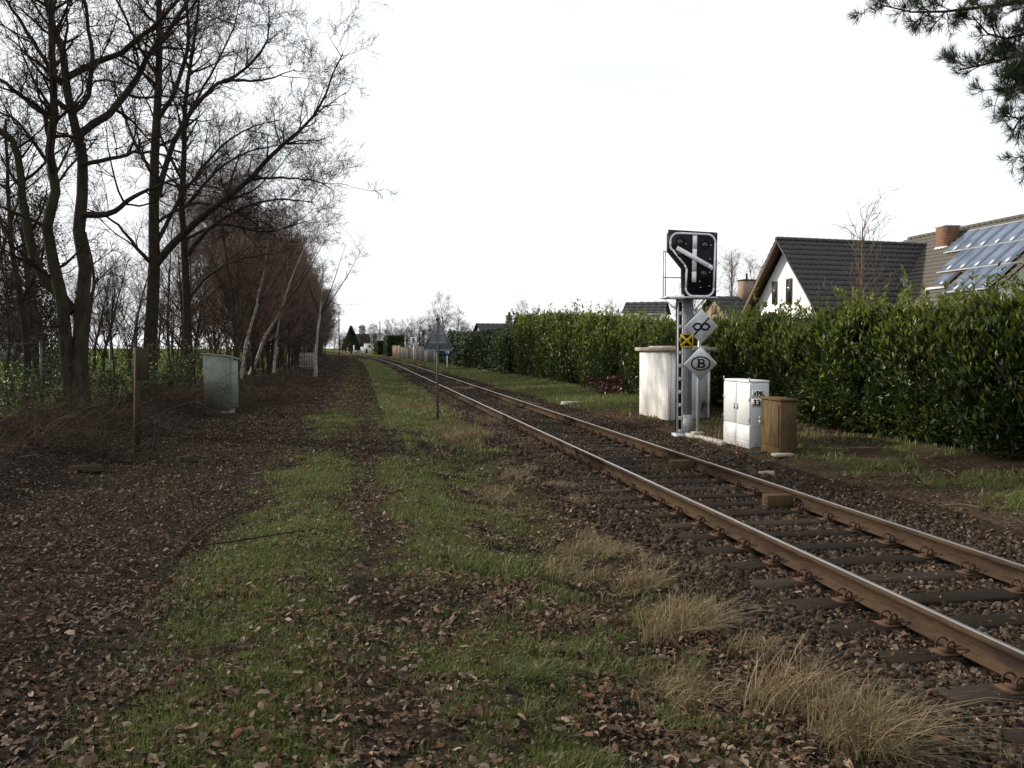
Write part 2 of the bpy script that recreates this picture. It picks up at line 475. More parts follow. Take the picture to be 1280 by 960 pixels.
# ------------------------------------------------------------------ ground
def cover(x, y):
    """how much living grass covers the ground, 0 to 1"""
    u = x - shift(y)
    n1 = fbm(x * 1.3, y * 0.9, 21); n2 = fbm(x * 4.2, y * 3.5, 31)
    n3 = fbm(x * 11, y * 9, 33)
    n = n1 * 0.45 + n2 * 0.35 + n3 * .2
    wv = (fbm(y * 0.6, x * .8, 41) - 0.5) * .55
    a = sst(-1.55, -0.95, u + wv) * (1 - sst(-0.35, 0.05, u + wv)) * sst(0.4, 0.62, n + .06)
    b = sst(0.15, 0.5, u + wv) * (1 - sst(0.85, 1.3, u + wv)) * sst(0.42, 0.62, n + .04) * 0.9
    fg = sst(0.1, 0.5, u) * (1 - sst(1.5, 2.3, u)) * (1 - sst(5.5, 8.5, y)) * sst(0.47, 0.66, n) * 0.8
    mid = sst(0.6, 1.0, u) * (1 - sst(1.6, 2.4, u)) * sst(7, 10, y) * sst(0.46, 0.64, n) * 0.75
    farg = sst(0.75, 1.5, u + wv * 1.3) * (1 - sst(2.5, 3.0, u)) * sst(19, 32, y + (n1 - .5) * 24) * sst(0.36, 0.58, n) * 0.95
    rv = sst(7.0, 7.9, u) * (1 - sst(9.2, 9.9, u)) * sst(0.46, 0.62, n) * (0.75 + 0.25 * sst(20, 28, y))
    rvf = sst(6.6, 7.2, u) * (1 - sst(9.2, 9.9, u)) * sst(25, 32, y) * sst(0.3, 0.5, n)
    brk = .35 + .65 * sst(.36, .56, fbm(x * 2.1, y * 1.7, 91))
    a = a * brk; b = b * brk
    moss = .6 * (1 - .65 * np.exp(-((u - .1 + wv) / .22) ** 2)) * sst(-1.8, -.7, u) * (1 - sst(1.7, 2.5, u)) * sst(.42, .66, n2 * .55 + n3 * .45)
    gap = 1 - sst(14.5, 17, y + (n1 - .5) * 5) * (1 - sst(20, 24, y + (n1 - .5) * 6)) * sst(-2, -1.2, u) * (1 - sst(1.4, 2.2, u)) * 0.92
    fieldl = 1 - sst(-9.5, -7.5, u)
    lawn = sst(12, 13, u)
    return np.clip(np.maximum.reduce([a * gap, b * gap, moss * gap, fg, mid, farg, rv, rvf, fieldl, lawn]), 0, 1)

def axis(spec):
    v = [spec[0][0]]
    for (a, b, st) in spec:
        k = max(1, int(round((b - a) / st)))
        v += list(np.linspace(a, b, k + 1)[1:])
    return np.array(v)

def geo(a, b, n):
    return np.sign(a) * np.geomspace(abs(a), abs(b), n)

U = np.concatenate([geo(-2200, -16, 26)[:-1], axis([(-16, -5, .5), (-5, -4.2, .2), (-4.2, 2.2, .1), (2.2, 6.9, .1), (6.9, 9.6, .1), (9.6, 12, .3), (12, 20, 1)]), geo(20, 2200, 24)[1:]])
Yv = np.concatenate([np.array([-60, -30, -15, -8, -4, -2]), axis([(-1, 2, .2), (2, 10, .09), (10, 22, .16), (22, 50, .4), (50, 120, 1.2), (120, 300, 4)]), geo(300, 3200, 26)[1:]])
UU, YY = np.meshgrid(U, Yv)
XX = UU + shift(YY)
ZZ = gh(XX, YY)
COV = cover(XX, YY)
nu = len(U)
def zone(name, u0, u1, material):
    k0 = int(np.argmin(abs(U - u0))); k1 = int(np.argmin(abs(U - u1)))
    sl_ = slice(k0, k1 + 1)
    V = np.stack([XX[:, sl_], YY[:, sl_], ZZ[:, sl_]], -1).reshape(-1, 3)
    wdt = k1 - k0 + 1
    i = np.arange(len(Yv) - 1)[:, None] * wdt; j = np.arange(wdt - 1)[None]
    q = np.stack([i + j, i + j + 1, i + wdt + j + 1, i + wdt + j], -1).reshape(-1, 4)
    o = put(name, mesh_np(name, V, [q], [material], None, True, {'cover': COV[:, sl_].ravel()}))
    return tag(o, kind='structure')

def ground_mat(name, soil1, soil2, soil3, g1, g2, rough=0.95):
    m = bpy.data.materials.new(name); m.use_nodes = True
    n = m.node_tree.nodes; l = m.node_tree.links
    b = n['Principled BSDF']; b.inputs['Roughness'].default_value = rough; b.inputs['Specular IOR Level'].default_value = 0.0
    t = n.new('ShaderNodeTexCoord')
    def noise(sc, det=6, ro=0.7):
        k = n.new('ShaderNodeTexNoise'); k.inputs['Scale'].default_value = sc; k.inputs['Detail'].default_value = det; k.inputs['Roughness'].default_value = ro
        l.new(t.outputs['Object'], k.inputs[0]); return k
    def ramp(src, stops):
        r = n.new('ShaderNodeValToRGB'); els = r.color_ramp.elements
        while len(els) < len(stops): els.new(0.5)
        for k, (p, c) in enumerate(stops): els[k].position = p; els[k].color = (*c, 1)
        l.new(src, r.inputs[0]); return r
    a = noise(22); big = noise(0.9)
    r1 = ramp(a.outputs[0], [(0.32, soil1), (0.5, soil2), (0.68, soil3)])
    rb = ramp(big.outputs[0], [(0.35, (.7, .7, .7)), (0.65, (1.25, 1.2, 1.15))])
    mu = n.new('ShaderNodeMixRGB'); mu.blend_type = 'MULTIPLY'; mu.inputs[0].default_value = 1
    l.new(r1.outputs[0], mu.inputs[1]); l.new(rb.outputs[0], mu.inputs[2])
    g = noise(13)
    rg = ramp(g.outputs[0], [(0.3, g1), (0.7, g2)])
    at = n.new('ShaderNodeAttribute'); at.attribute_name = 'cover'
    fine = noise(30, 3)
    ad = n.new('ShaderNodeMath'); ad.operation = 'ADD'; ad.inputs[1].default_value = -0.5
    l.new(fine.outputs[0], ad.inputs[0])
    mm = n.new('ShaderNodeMath'); mm.operation = 'MULTIPLY_ADD'; mm.inputs[1].default_value = 0.9
    l.new(ad.outputs[0], mm.inputs[0]); l.new(at.outputs['Fac'], mm.inputs[2]); mm.use_clamp = True
    mxx = n.new('ShaderNodeMixRGB')
    l.new(mm.outputs[0], mxx.inputs[0]); l.new(mu.outputs[0], mxx.inputs[1]); l.new(rg.outputs[0], mxx.inputs[2])
    l.new(mxx.outputs[0], b.inputs['Base Color'])
    bp = n.new('ShaderNodeBump'); bp.inputs['Strength'].default_value = 0.9; bp.inputs['Distance'].default_value = 0.03
    bn = noise(34, 5)
    l.new(bn.outputs[0], bp.inputs['Height']); l.new(bp.outputs[0], b.inputs['Normal'])
    return m

MG = ground_mat('leafy_soil', (.013, .011, .0095), (.026, .021, .018), (.048, .038, .032), (.042, .05, .016), (.085, .085, .03))
MF = ground_mat('meadow', (.03, .022, .016), (.05, .037, .028), (.08, .06, .045), (.055, .075, .02), (.085, .105, .03))
MBAL = ground_mat('ballast_soil', (.014, .011, .009), (.03, .023, .018), (.055, .043, .033), (.04, .05, .02), (.07, .075, .03))
MVG = ground_mat('verge_soil', (.025, .018, .014), (.05, .037, .028), (.1, .075, .055), (.06, .075, .02), (.11, .12, .035))
field_l = zone('field', -2200, -5, MF)
tag(field_l, kind='structure')
zone('bank', -5, -4.2, MG)
path = zone('dirt_path', -4.2, 2.2, MG)
ballast_bed = zone('ballast_bed', 2.2, 6.9, MBAL)
verge = zone('verge', 6.9, 9.6, MVG)
zone('lawn', 9.6, 2200, MF)

# ------------------------------------------------------------------ small scatter: leaves, stones, grass
def frames(n, tilt):
    """random rotation matrices, tilted away from flat by up to tilt"""
    a = rng.uniform(0, 2 * math.pi, n); b = rng.normal(0, tilt, n); c = rng.normal(0, tilt, n)
    ca, sa = np.cos(a), np.sin(a); cb, sb = np.cos(b), np.sin(b); cc, sc_ = np.cos(c), np.sin(c)
    z0 = np.zeros(n); o1 = np.ones(n)
    Rz = np.stack([ca, -sa, z0, sa, ca, z0, z0, z0, o1], -1).reshape(n, 3, 3)
    Rx = np.stack([o1, z0, z0, z0, cb, -sb, z0, sb, cb], -1).reshape(n, 3, 3)
    Ry = np.stack([cc, z0, sc_, z0, o1, z0, -sc_, z0, cc], -1).reshape(n, 3, 3)
    return Rz @ Rx @ Ry

def scatter(protos, P, S, Rm):
    """list of (V, [faces]) prototypes placed at P with scale S and rotation Rm, all in one mesh"""
    Vs, Fs, n0 = [], {}, 0
    k = rng.integers(0, len(protos), len(P))
    for i, (V, fl) in enumerate(protos):
        sel = np.where(k == i)[0]
        if not len(sel): continue
        W = np.einsum('nij,vj->nvi', Rm[sel], V) * S[sel][:, None, None] + P[sel][:, None]
        Vs.append(W.reshape(-1, 3))
        off = n0 + np.arange(len(sel)) * len(V)
        for f in fl:
            f = np.asarray(f)
            Fs.setdefault(f.shape[1], []).append((off[:, None, None] + f[None]).reshape(-1, f.shape[1]))
        n0 += len(sel) * len(V)
    return np.concatenate(Vs), [np.concatenate(v) for v in Fs.values()]

def leaf_proto(curl, lobes, wd=0.30, seed=0):
    """a curled lobed leaf one unit long: an outline fanned to the midrib"""
    r = np.random.default_rng(seed)
    n = 5
    t = np.linspace(0, 1, n)
    wprof = wd * np.sin(np.pi * np.clip(t * 0.92 + 0.06, 0, 1)) ** 0.7
    wprof = wprof * (1 + lobes * np.where(np.arange(n) % 2 == 0, -0.45, 0.25))
    cv = lambda x, y: curl * (x * x * 4) + 0.35 * curl * np.sin(3 * y + seed)
    mid = np.c_[np.zeros(n), t - 0.5, cv(0, t)]
    L = np.c_[-wprof * r.uniform(.8, 1.1, n), t - 0.5 + r.uniform(-.05, .05, n), cv(wprof, t) + r.uniform(-.03, .06, n)]
    Rr = np.c_[wprof * r.uniform(.8, 1.1, n), t - 0.5 + r.uniform(-.05, .05, n), cv(wprof, t) + r.uniform(-.03, .06, n)]
    V = np.concatenate([mid, L, Rr])
    q = []
    for k in range(n - 1):
        q += [[k, k + 1, n + k + 1, n + k], [k + 1, k, 2 * n + k, 2 * n + k + 1]]
    return V, [q]
LP = [leaf_proto(c, lb, wd, s) for s, (c, lb, wd) in enumerate([(.25, .6, .3), (-.3, .7, .32), (.5, .5, .28), (.1, .8, .34), (-.55, .6, .3), (.35, 0, .26), (.7, .3, .3)])]
LPQ = []                                                            # cheap ones: a bent quad pair
for c in (.25, -.3, .5, .1, -.5):
    LPQ.append((np.array([[0, -.5, 0], [.28, -.05, c * .35], [0, .5, c * .2], [-.28, .05, c * .35]]), [[[0, 1, 2], [0, 2, 3]]]))

def leafdens(x, y):
    u = x - shift(y)
    n = fbm(x * 1.1, y * 1.1, 51) * .6 + fbm(x * 4, y * 4, 52) * .4
    gul = sst(0.7, 1.3, u) * (1 - sst(2.3, 3.0, u)) * (1 - 0.75 * sst(9, 16, y))
    mid = 0.42 * sst(-2, -1, u) * (1 - sst(2, 3, u))
    tr = np.exp(-((u - 3.55) / .22) ** 2) * 1.0 + np.exp(-((u - 5.02) / .2) ** 2) * 1.0 + .4 * sst(2.8, 3.1, u) * (1 - sst(5.6, 6.4, u))
    tr = tr * (1 - sst(13, 30, y) * .6)
    rv = sst(6.6, 7.2, u) * (1 - sst(9, 10, u)) * .3
    lft = .3 * (1 - sst(-1.8, -.9, u))
    bal = .3 * sst(2, 2.5, u) * (1 - sst(6.8, 7.4, u))
    return np.clip(np.maximum.reduce([gul, mid, tr, rv, lft, bal]) * sst(0.25, 0.7, n), 0, 1)

def sample(n, y0, y1, u0, u1, dens, power=1.0):
    y = np.exp(rng.uniform(math.log(y0), math.log(y1), n)) if power == 1 else y0 + (y1 - y0) * rng.random(n)
    u = rng.uniform(u0, u1, n)
    x = u + shift(y)
    # keep to the wedge the camera could see, with room at the sides
    xc = x * math.cos(YAW) - y * math.sin(YAW); zc = x * math.sin(YAW) + y * math.cos(YAW)
    keep = (rng.random(n) < dens(x, y)) & (abs(xc) < 0.62 * zc + 1.2) & (zc > 1.5)
    return x[keep], y[keep]

# fallen leaves
x, y = sample(400000, 2.3, 60, -4.6, 9.2, leafdens)
S = rng.uniform(.018, .05, len(x)) ** 1.0 * (1 + 0.03 * y) * np.where(rng.random(len(x)) < .12, 1.5, 1)
lift = rng.uniform(0.004, 0.03, len(x))
rail = (abs(x - 3.74) < .1) | (abs(x - 5.24) < .1)
x, y, S, lift = x[~rail], y[~rail], S[~rail], lift[~rail]
big = np.argsort(-(S / np.hypot(x, y)))
xc = x * math.cos(YAW) - y * math.sin(YAW); zc = x * math.sin(YAW) + y * math.cos(YAW)
inview = (abs(xc) < .55 * zc) & (zc > 3.8)
big = [i for i in big if inview[i] and -4.1 < x[i] < 2.1][:280]
lm = [mesh_np('fallen_leaf', V, f, [M['leafobj']], None, True) for V, f in LP]
Rm = frames(len(x), 0.4)
Zg = gh(x, y)
for i in big:
    o = put('fallen_leaf', lm[rng.integers(len(lm))], path)
    o.location = (x[i], y[i], Zg[i] + lift[i] + .004)
    o.scale = (S[i],) * 3
    o.rotation_euler = (rng.normal(0, .35), rng.normal(0, .35), rng.uniform(0, 6.28))
msk = np.ones(len(x), bool); msk[big] = False
near = msk & (y < 7.5)
V1, F1 = scatter(LP, np.c_[x, y, Zg + lift][near], S[near], Rm[near])
tag(put('leaf_litter', mesh_np('leaf_litter', V1, F1, [M['leaf']], None, True)), 'brown fallen leaves lying over the path edge and along the rails', 'leaf litter', kind='stuff')
far = msk & (y >= 7.5)
V1, F1 = scatter(LPQ, np.c_[x, y, Zg + lift][far], S[far], Rm[far])
tag(put('leaf_litter', mesh_np('leaf_litter', V1, F1, [M['leaf']])), 'smaller looking fallen leaves farther along path and track', 'leaf litter', kind='stuff')
# crumbled mulch over the dark left half and the bare soil
def muld(x, y):
    u = x - shift(y)
    return np.clip((1 - sst(-1.3, -.6, u)) * .9 + .45 * (1 - .4 * cover(x, y)) * (1 - sst(2, 2.6, u)) + .28 * sst(2.2, 2.6, u) * (1 - sst(7, 8, u)), 0, 1)
x, y = sample(420000, 2.3, 200, -6.5, 9, muld)
S = rng.uniform(.01, .036, len(x)) * (1 + .03 * y)
V1, F1 = scatter(LPQ, np.c_[x, y, gh(x, y) + rng.uniform(.002, .022, len(x))], S, frames(len(x), .5))
tag(put('leaf_mulch', mesh_np('leaf_mulch', V1, F1, [M['mulch']])), 'dark crumbled leaf mulch on the left half of the path', 'leaf mulch', kind='stuff')

# ballast stones
def stone_proto(seed):
    r = np.random.default_rng(seed)
    V = np.array([[-1, -1, -1], [1, -1, -1], [1, 1, -1], [-1, 1, -1], [-1, -1, 1], [1, -1, 1], [1, 1, 1], [-1, 1, 1]], float) * .5
    V = V * r.uniform(.7, 1.1, (8, 1)) * r.uniform(.65, 1.15, (1, 3)) + r.uniform(-.22, .22, (8, 3))
    V[:, 2] *= .75
    return V, [[[0, 3, 2, 1], [4, 5, 6, 7], [0, 1, 5, 4], [1, 2, 6, 5], [2, 3, 7, 6], [3, 0, 4, 7]]]
SP = [stone_proto(k) for k in range(7)]
def sdens(x, y):
    u = x - shift(y)
    slp = ((y - 3) % .61) / .61                                    # leave the sleepers bare
    on = (abs(slp - .5) > .21) | (u < 3.15) | (u > 5.8) | (y > 22)
    return sst(2.2, 3.1, u) * (1 - sst(6.0, 6.8, u)) * np.where(on, 1, .12)
x, y = sample(84000, 3.0, 60, 2.0, 7.4, sdens)
S = rng.uniform(.018, .052, len(x)) * (1 + .018 * y)
rail = (abs(x - shift(y) - 3.74) < .1) | (abs(x - shift(y) - 5.24) < .1)
x, y, S = x[~rail], y[~rail], S[~rail]
Z = gh(x, y) + S * .16
big = np.argsort(-(S / np.hypot(x, y)))[:280]
sm = [mesh_np('stone', V, f, [M['stoneobj']]) for V, f in SP]
for i in big:
    o = put('stone', sm[rng.integers(len(sm))], ballast_bed)
    o.location = (x[i], y[i], Z[i]); o.scale = (S[i],) * 3
    o.rotation_euler = rng.uniform(0, 6.28, 3)
msk = np.ones(len(x), bool); msk[big] = False
V1, F1 = scatter(SP, np.c_[x, y, Z][msk], S[msk], frames(msk.sum(), 1.2))
tag(put('ballast', mesh_np('ballast', V1, F1, [M['stone']])), 'dark crushed stone ballast around the sleepers', 'ballast', kind='stuff')

# grass blades
def blades(P, H, W, lean, curl=.5, segs=2):
    n = len(P)
    a = rng.uniform(0, 2 * math.pi, n)
    side = np.c_[np.cos(a), np.sin(a), np.zeros(n)]
    b = rng.uniform(0, 2 * math.pi, n)
    ld = np.c_[np.cos(b), np.sin(b), np.zeros(n)] + np.asarray(lean)
    V = []
    amt = rng.uniform(.1, 1.0, n)[:, None] * curl
    for k in range(segs):
        t = k / segs
        c = P + ld * amt * H[:, None] * t ** 1.6 + np.array([0, 0, 1]) * (H[:, None] * t * (1 - .35 * amt * t))
        wv = (W * (1 - .5 * t))[:, None] * side
        V += [c - wv, c + wv]
    V.append(P + ld * amt * H[:, None] + np.array([0, 0, 1]) * (H[:, None] * (1 - .45 * amt)))
    k = 2 * segs + 1
    V = np.stack(V, 1).reshape(-1, 3)
    off = np.arange(n)[:, None, None] * k
    q = [[2 * i, 2 * i + 1, 2 * i + 3, 2 * i + 2] for i in range(segs - 1)]
    return V, [(off + np.array(q)[None]).reshape(-1, 4), (off + np.array([[2 * segs - 2, 2 * segs - 1, 2 * segs]])[None]).reshape(-1, 3)]

x, y = sample(900000, 2.3, 26, -4, 2.6, lambda x, y: np.clip(cover(x, y), 0, 1) ** 1.2)
H = rng.uniform(.012, .05, len(x)) * (1 + .04 * y) * (.6 + .9 * fbm(x * 5, y * 5, 35))
long_ = (x > .75) & (y < 8) & (fbm(x * 2.5, y * 2.5, 36) > .52); H[long_] *= 2.4
V1, F1 = blades(np.c_[x, y, gh(x, y) - .005], H, rng.uniform(.0012, .0028, len(x)) * (1 + .11 * y), (.2, -.3, 0), .8)
tag(put('grass', mesh_np('grass', V1, F1, [M['grass']])), 'short thin grass growing in strips along the path', 'grass', kind='stuff')
x, y = sample(240000, 9, 150, 0.3, 10, lambda x, y: np.clip(cover(x, y), 0, 1) * (((x - shift(y)) > 6.5) | ((y > 16) & ((x - shift(y)) > .6))))
H = rng.uniform(.04, .15, len(x)) * (1 + .004 * y)
V1, F1 = blades(np.c_[x, y, gh(x, y) - .005], H, rng.uniform(.003, .006, len(x)) * (1 + .06 * y), (.1, -.2, 0), .8)
tag(put('verge_grass', mesh_np('verge_grass', V1, F1, [M['verge']])), 'yellow green grass on the verges beside the track', 'grass', kind='stuff')
x, y = sample(60000, 16, 130, .8, 9.3, lambda x, y: sst(.5, .66, fbm(x * .9, y * .3, 78)) * ((x - shift(y) < 2.9) | (x - shift(y) > 6.4)))
H = rng.uniform(.06, .2, len(x))
V1, F1 = blades(np.c_[x, y, gh(x, y) - .005], H, rng.uniform(.003, .005, len(x)) * (1 + .06 * y), (.1, -.2, 0), .9)
tag(put('verge_straw', mesh_np('verge_straw', V1, F1, [M['straw']])), 'straw coloured dead grass mixed into the far verges', 'grass', kind='stuff')
# weeds between the far rails
x, y = sample(60000, 13, 110, 3.1, 6.2, lambda x, y: sst(.52, .68, fbm(x * 1.2, y * .4, 77)) * (.25 + .75 * sst(22, 40, y)))
H = rng.uniform(.04, .14, len(x))
V1, F1 = blades(np.c_[x, y, gh(x, y) - .005], H, rng.uniform(.003, .006, len(x)) * (1 + .05 * y), (.1, -.2, 0), .9)
tag(put('track_weeds', mesh_np('track_weeds', V1, F1, [M['straw']])), 'withered weeds growing between the rails', 'weeds', kind='stuff')

x, y = sample(150000, 2.6, 16, 1.2, 3.1, lambda x, y: sst(.56, .74, fbm(x * 2.2, y * 1.6, 79)) * .7 * sst(1.3, 2.0, x) * (1 - sst(2.6, 3.1, x)))
H = rng.uniform(.04, .16, len(x))
V1, F1 = blades(np.c_[x, y, gh(x, y)], H, rng.uniform(.0011, .0024, len(x)) * (1 + .08 * y), (.3, -.3, 0), 1.9, 3)
tag(put('matted_grass', mesh_np('matted_grass', V1, F1, [M['straw']])), 'flattened dead grass matted along the ballast edge', 'grass', kind='stuff')
# dry grass tufts one can count
def tuft(px, py, n, hgt, rad, label, green=.15, lean=(.5, -.3, 0)):
    p = G(px, py)
    a = rng.uniform(0, 6.28, n); r = rad * np.sqrt(rng.random(n))
    P = np.c_[r * np.cos(a), r * np.sin(a) * .8, np.zeros(n)]
    P[:, 2] = gh(p[0] + P[:, 0], p[1] + P[:, 1]) - p[2] - .01
    n = int(n * .75); P = P[:n]
    H = rng.uniform(.3, 1.15, n) * hgt * 1.15
    ctr = np.exp(-(r[:n] / rad) ** 2 * .8)
    V1, F1 = blades(P, H * (.5 + .5 * ctr), rng.uniform(.0012, .0026, n) * (1 + .05 * p[1]), lean, 1.5, 4)
    o = put('dry_grass_tuft', mesh_np('dry_grass_tuft', V1, F1, [M['straw'] if green < .5 else M['grass']]), None, p)
    tag(o, label, 'grass tuft', 'grass tufts along the ballast edge')
tuft(1075, 935, 800, .42, .26, 'straw coloured grass tuft at the bottom edge, nearest the track')
tuft(985, 885, 700, .4, .24, 'straw and green grass tuft just behind the nearest one')
tuft(850, 790, 850, .36, .28, 'largest dry grass tuft, standing midway along the ballast edge')
tuft(800, 735, 500, .26, .24, 'low pale grass tuft behind the largest tuft')
tuft(940, 815, 260, .22, .16, 'thin wispy grass tuft between the largest and the bottom tufts')
tuft(720, 690, 320, .18, .25, 'flattened dry grass clump under the leaves beside the gully')
tuft(660, 850, 420, .16, .12, 'small round green grass clump among fallen leaves', 1)
tuft(585, 548, 900, .42, .55, 'tall dry grass clump just right of the triangular sign post', .1, (.2, -.2, 0))
tuft(560, 530, 250, .3, .3, 'short grass at the foot of the triangular sign post', .1, (.2, -.2, 0))
tuft(620, 530, 400, .3, .6, 'sparse dry grass between triangular sign post and rail', .1, (.2, -.2, 0))

# ------------------------------------------------------------------ track
trk = thing('railway_track', (4.49, 3, 0), 'single railway track with rusty rails on dark wooden sleepers', 'railway track')
RX = (3.74, 5.24)
ys = np.concatenate([np.arange(-4, 80, 4), np.arange(80, 292, 6)])
prof = [(-.07, -.16), (.07, -.16), (.07, -.15), (.014, -.132), (.009, -.12), (.009, -.048), (.034, -.036), (.036, -.012), (.022, 0), (-.022, 0), (-.036, -.012), (-.034, -.036), (-.009, -.048), (-.009, -.12), (-.014, -.132), (-.07, -.15)]
for k, X in enumerate(RX):
    p = np.array(prof); n = len(p)
    xs = X + shift(ys)
    zz = .14 * sst(200, 250, ys)
    V = np.stack([xs[:, None] + p[None, :, 0] - 4.49, np.broadcast_to(ys[:, None], (len(ys), n)) - 3, zz[:, None] + np.broadcast_to(p[None, :, 1], (len(ys), n))], -1).reshape(-1, 3)
    q, mi = [], []
    for i in range(len(ys) - 1):
        for j in range(n):
            a = i * n + j; b = i * n + (j + 1) % n
            q.append([a, a + n, b + n, b]); mi.append(1 if j == 8 else 0)
    rl = put('rail', mesh_np('rail', V, [np.array(q)], [M['rust'], M['railtop']], mi), trk)
# sleepers
def sleeper_mesh(seed, far=False):
    r = random.Random(seed); m = MB()
    if far:
        m.box((0, 0, -.075), (2.6, .25, .15))
    else:
        n = 9
        xs = np.linspace(-1.3, 1.3, n)
        pr = [(-.125, -.15), (.125, -.15), (.128, -.012), (.115, 0), (-.115, 0), (-.128, -.012)]
        V = []
        for xx in xs:
            for (a, b) in pr:
                V.append((xx, a + r.uniform(-.006, .006), b + (r.uniform(-.006, .003) if b > -.1 else 0)))
        q = []
        for i in range(n - 1):
            for j in range(6):
                a = i * 6 + j; b = i * 6 + (j + 1) % 6
                q.append([a, b, b + 6, a + 6])
        m.add(V, q, [[0, 5, 4, 3, 2, 1], list(range((n - 1) * 6, n * 6))])
    return m.mesh('sleeper', M['sleeper'])
M['sleeper2'] = mat('weathered_sleeper_wood', (.022, .018, .015), (.042, .034, .028), 12, 0.85, 0.7, 30, stretch=(.4, 4, 4), c3=(.065, .054, .045), s3=4, t3=0.55, spec=0.02)
SLM = [sleeper_mesh(k) for k in range(6)]
for k_ in (1, 4): SLM[k_].materials[0] = M['sleeper2']; SLF = sleeper_mesh(9, True)
cm = MB()                                                            # a spring fastening: base plate, bolt and looped spring
cm.box((0, 0, .006), (.15, .15, .012)); cm.box((0, 0, .02), (.07, .08, .02))
cm.tube([(0, 0, .0), (0, 0, .075)], .012, 6)
for s in (-1, 1):
    th = np.linspace(-.4, 4.2, 9)
    cm.tube(np.c_[.0 - .035 * np.cos(th) , s * (.035 + .006 * th), .052 + .035 * np.sin(th)], .008, 5)
CLM = cm.mesh('rail_fastening', M['clip'], True)
ny = 0
for k in range(240):
    Y = 3.305 + .61 * k
    if Y > 150: break
    o = put('sleeper', SLM[(k * 5 + k // 4) % 6] if Y < 45 else SLF, trk)
    o.location = (shift(Y) + rng.normal(0, .012), Y - 3, -.176)
    o.rotation_euler = (0, 0, rng.normal(0, .008))
    if Y < 24:
        for X in RX:
            for s in (-1, 1):
                c = put('rail_fastening', CLM, o)
                c.location = (X - 4.49 + s * .12, 0, .0)
                c.rotation_euler = (0, 0, 0 if s > 0 else math.pi)
# timber blocks wedged against the right rail
for (px, py, lab) in ((862, 578, 'short wooden block against inner side of right rail, the farther of two'), (974, 622, 'short wooden block against inner side of right rail, the nearer of two')):
    d = FWD + (px - 640) / F * RGT + (480 - py) / F * UPV
    p = CAM + d * ((-.07 - CZ) / d[2])
    b = thing('timber_block', (5.02, p[1], -.215), lab, 'timber block', 0.03, 'timber blocks in the track')
    m = MB(); m.bbox((-.03, 0, .09), (.34, .15, .19), .008); m.build('block', M['wood'], b)
    m = MB()
    for z_ in (.05, .09, .13): m.box((-.202, 0, z_), (.004, .09, .012))
    m.build('bolt_slot', M['dark'], b)

# ------------------------------------------------------------------ signal
sp = G(854, 544)
sg = thing('railway_signal', sp, 'disused railway signal, black panel with white crossed bars on slotted mast', 'railway signal', -.02)
m = MB()                                                             # slotted face: two flanges and battens
m.box((-.165, -.09, 1.49), (.03, .02, 2.98)); m.box((-.055, -.09, 1.49), (.03, .02, 2.98))
for k in range(11):
    m.box((-.11, -.091, .08 + k * .287), (.079, .018, .08))
m.build('slotted_flange', M['litsteel'], sg)
m = MB(); m.box((-.11, .02, 1.49), (.135, .02, 2.97)); m.build('slot_shade', M['dark'], sg)  # dark sheet stands in for the shade seen through the slots
m = MB(); m.box((.06, -.045, 1.49), (.19, .11, 2.98)); m.box((.06, -.11, 1.49), (.02, .02, 2.9)); m.build('web_plate', M['shadesteel'], sg)
m = MB(); m.box((.06, -.07, .21), (.215, .17, .46)); m.box((-.02, -.03, -.05), (.42, .3, .16)); m.build('mast_foot', M['steel'], sg)
m = MB(); m.bbox((.06, -.1, 3.0), (1.16, .5, .035), .005); m.box((-.28, -.33, 2.985), (.34, .06, .05)); m.build('platform', M['steel'], sg)
# panel
BZ = 3.02
pm = lambda a, b: ((a - 168) / 278, BZ + (437 - b) / 278)
pl = [pm(38, 38), pm(345, 50), pm(340, 434), pm(140, 434), pm(134, 268), pm(38, 156)]
m = MB(); m.prism(pl[::-1], -.30, -.27); pn = m.build('panel', M['black'], sg)
m = MB(); m.prism([(a * .93 + .005, (b - BZ - .7) * .93 + BZ + .7) for a, b in pl[::-1]], -.268, -.06); m.build('housing', M['black'], sg)
def arc(cx, cy, r, a0, a1, n=7):
    return [pm(cx + r * math.cos(R(a)), cy - r * math.sin(R(a))) for a in np.linspace(a0, a1, n)]
loop = arc(100, 108, 50, 180, 90) + arc(282, 112, 50, 90, 0) + arc(276, 386, 48, 0, -90) + arc(196, 386, 48, -90, -180) + [pm(153, 272), pm(140, 248)] + [pm(66, 160)] + arc(78, 136, 28, 215, 182, 3)
m = MB(); m.strip(loop, .042, -.306, -.3005, True); m.build('white_outline', M['signwhite'], sg)
m = MB()
for (b0, b1) in ((72, 148), (151, 284), (287, 350)):
    x0, x1 = 201 - 14 * (b0 - 72) / 278 * .3, 201 - 14 * (b1 - 72) / 278 * .3
    m.strip([pm(x0, b0), pm(x1, b1)], .094, -.335, -.315)
m.build('white_bar', M['signwhite'], sg)
m = MB(); m.strip([pm(86, 148), pm(305, 262)], .094, -.36, -.34)
m.prism([pm(290, 246), pm(312, 258), pm(311, 278), pm(300, 278), pm(297, 266), pm(283, 262)][::-1], -.3605, -.3405); m.build('white_bar', M['signwhite'], sg)
for (a, b) in ((112, 112), (268, 128), (262, 298), (116, 180)):
    cx, cz = pm(a, b)
    m = MB(); m.prism(circ(cx, cz, .088, 20), -.312, -.3005); lz = m.build('lamp_lens', M['lens'], sg)
    h = MB(); th = np.linspace(R(-10), R(190), 11)
    inn = [(cx + .095 * math.cos(t), cz + .095 * math.sin(t)) for t in th]
    h.strip(inn, .010, -.318, -.302); h.build('hood', M['black'], lz)
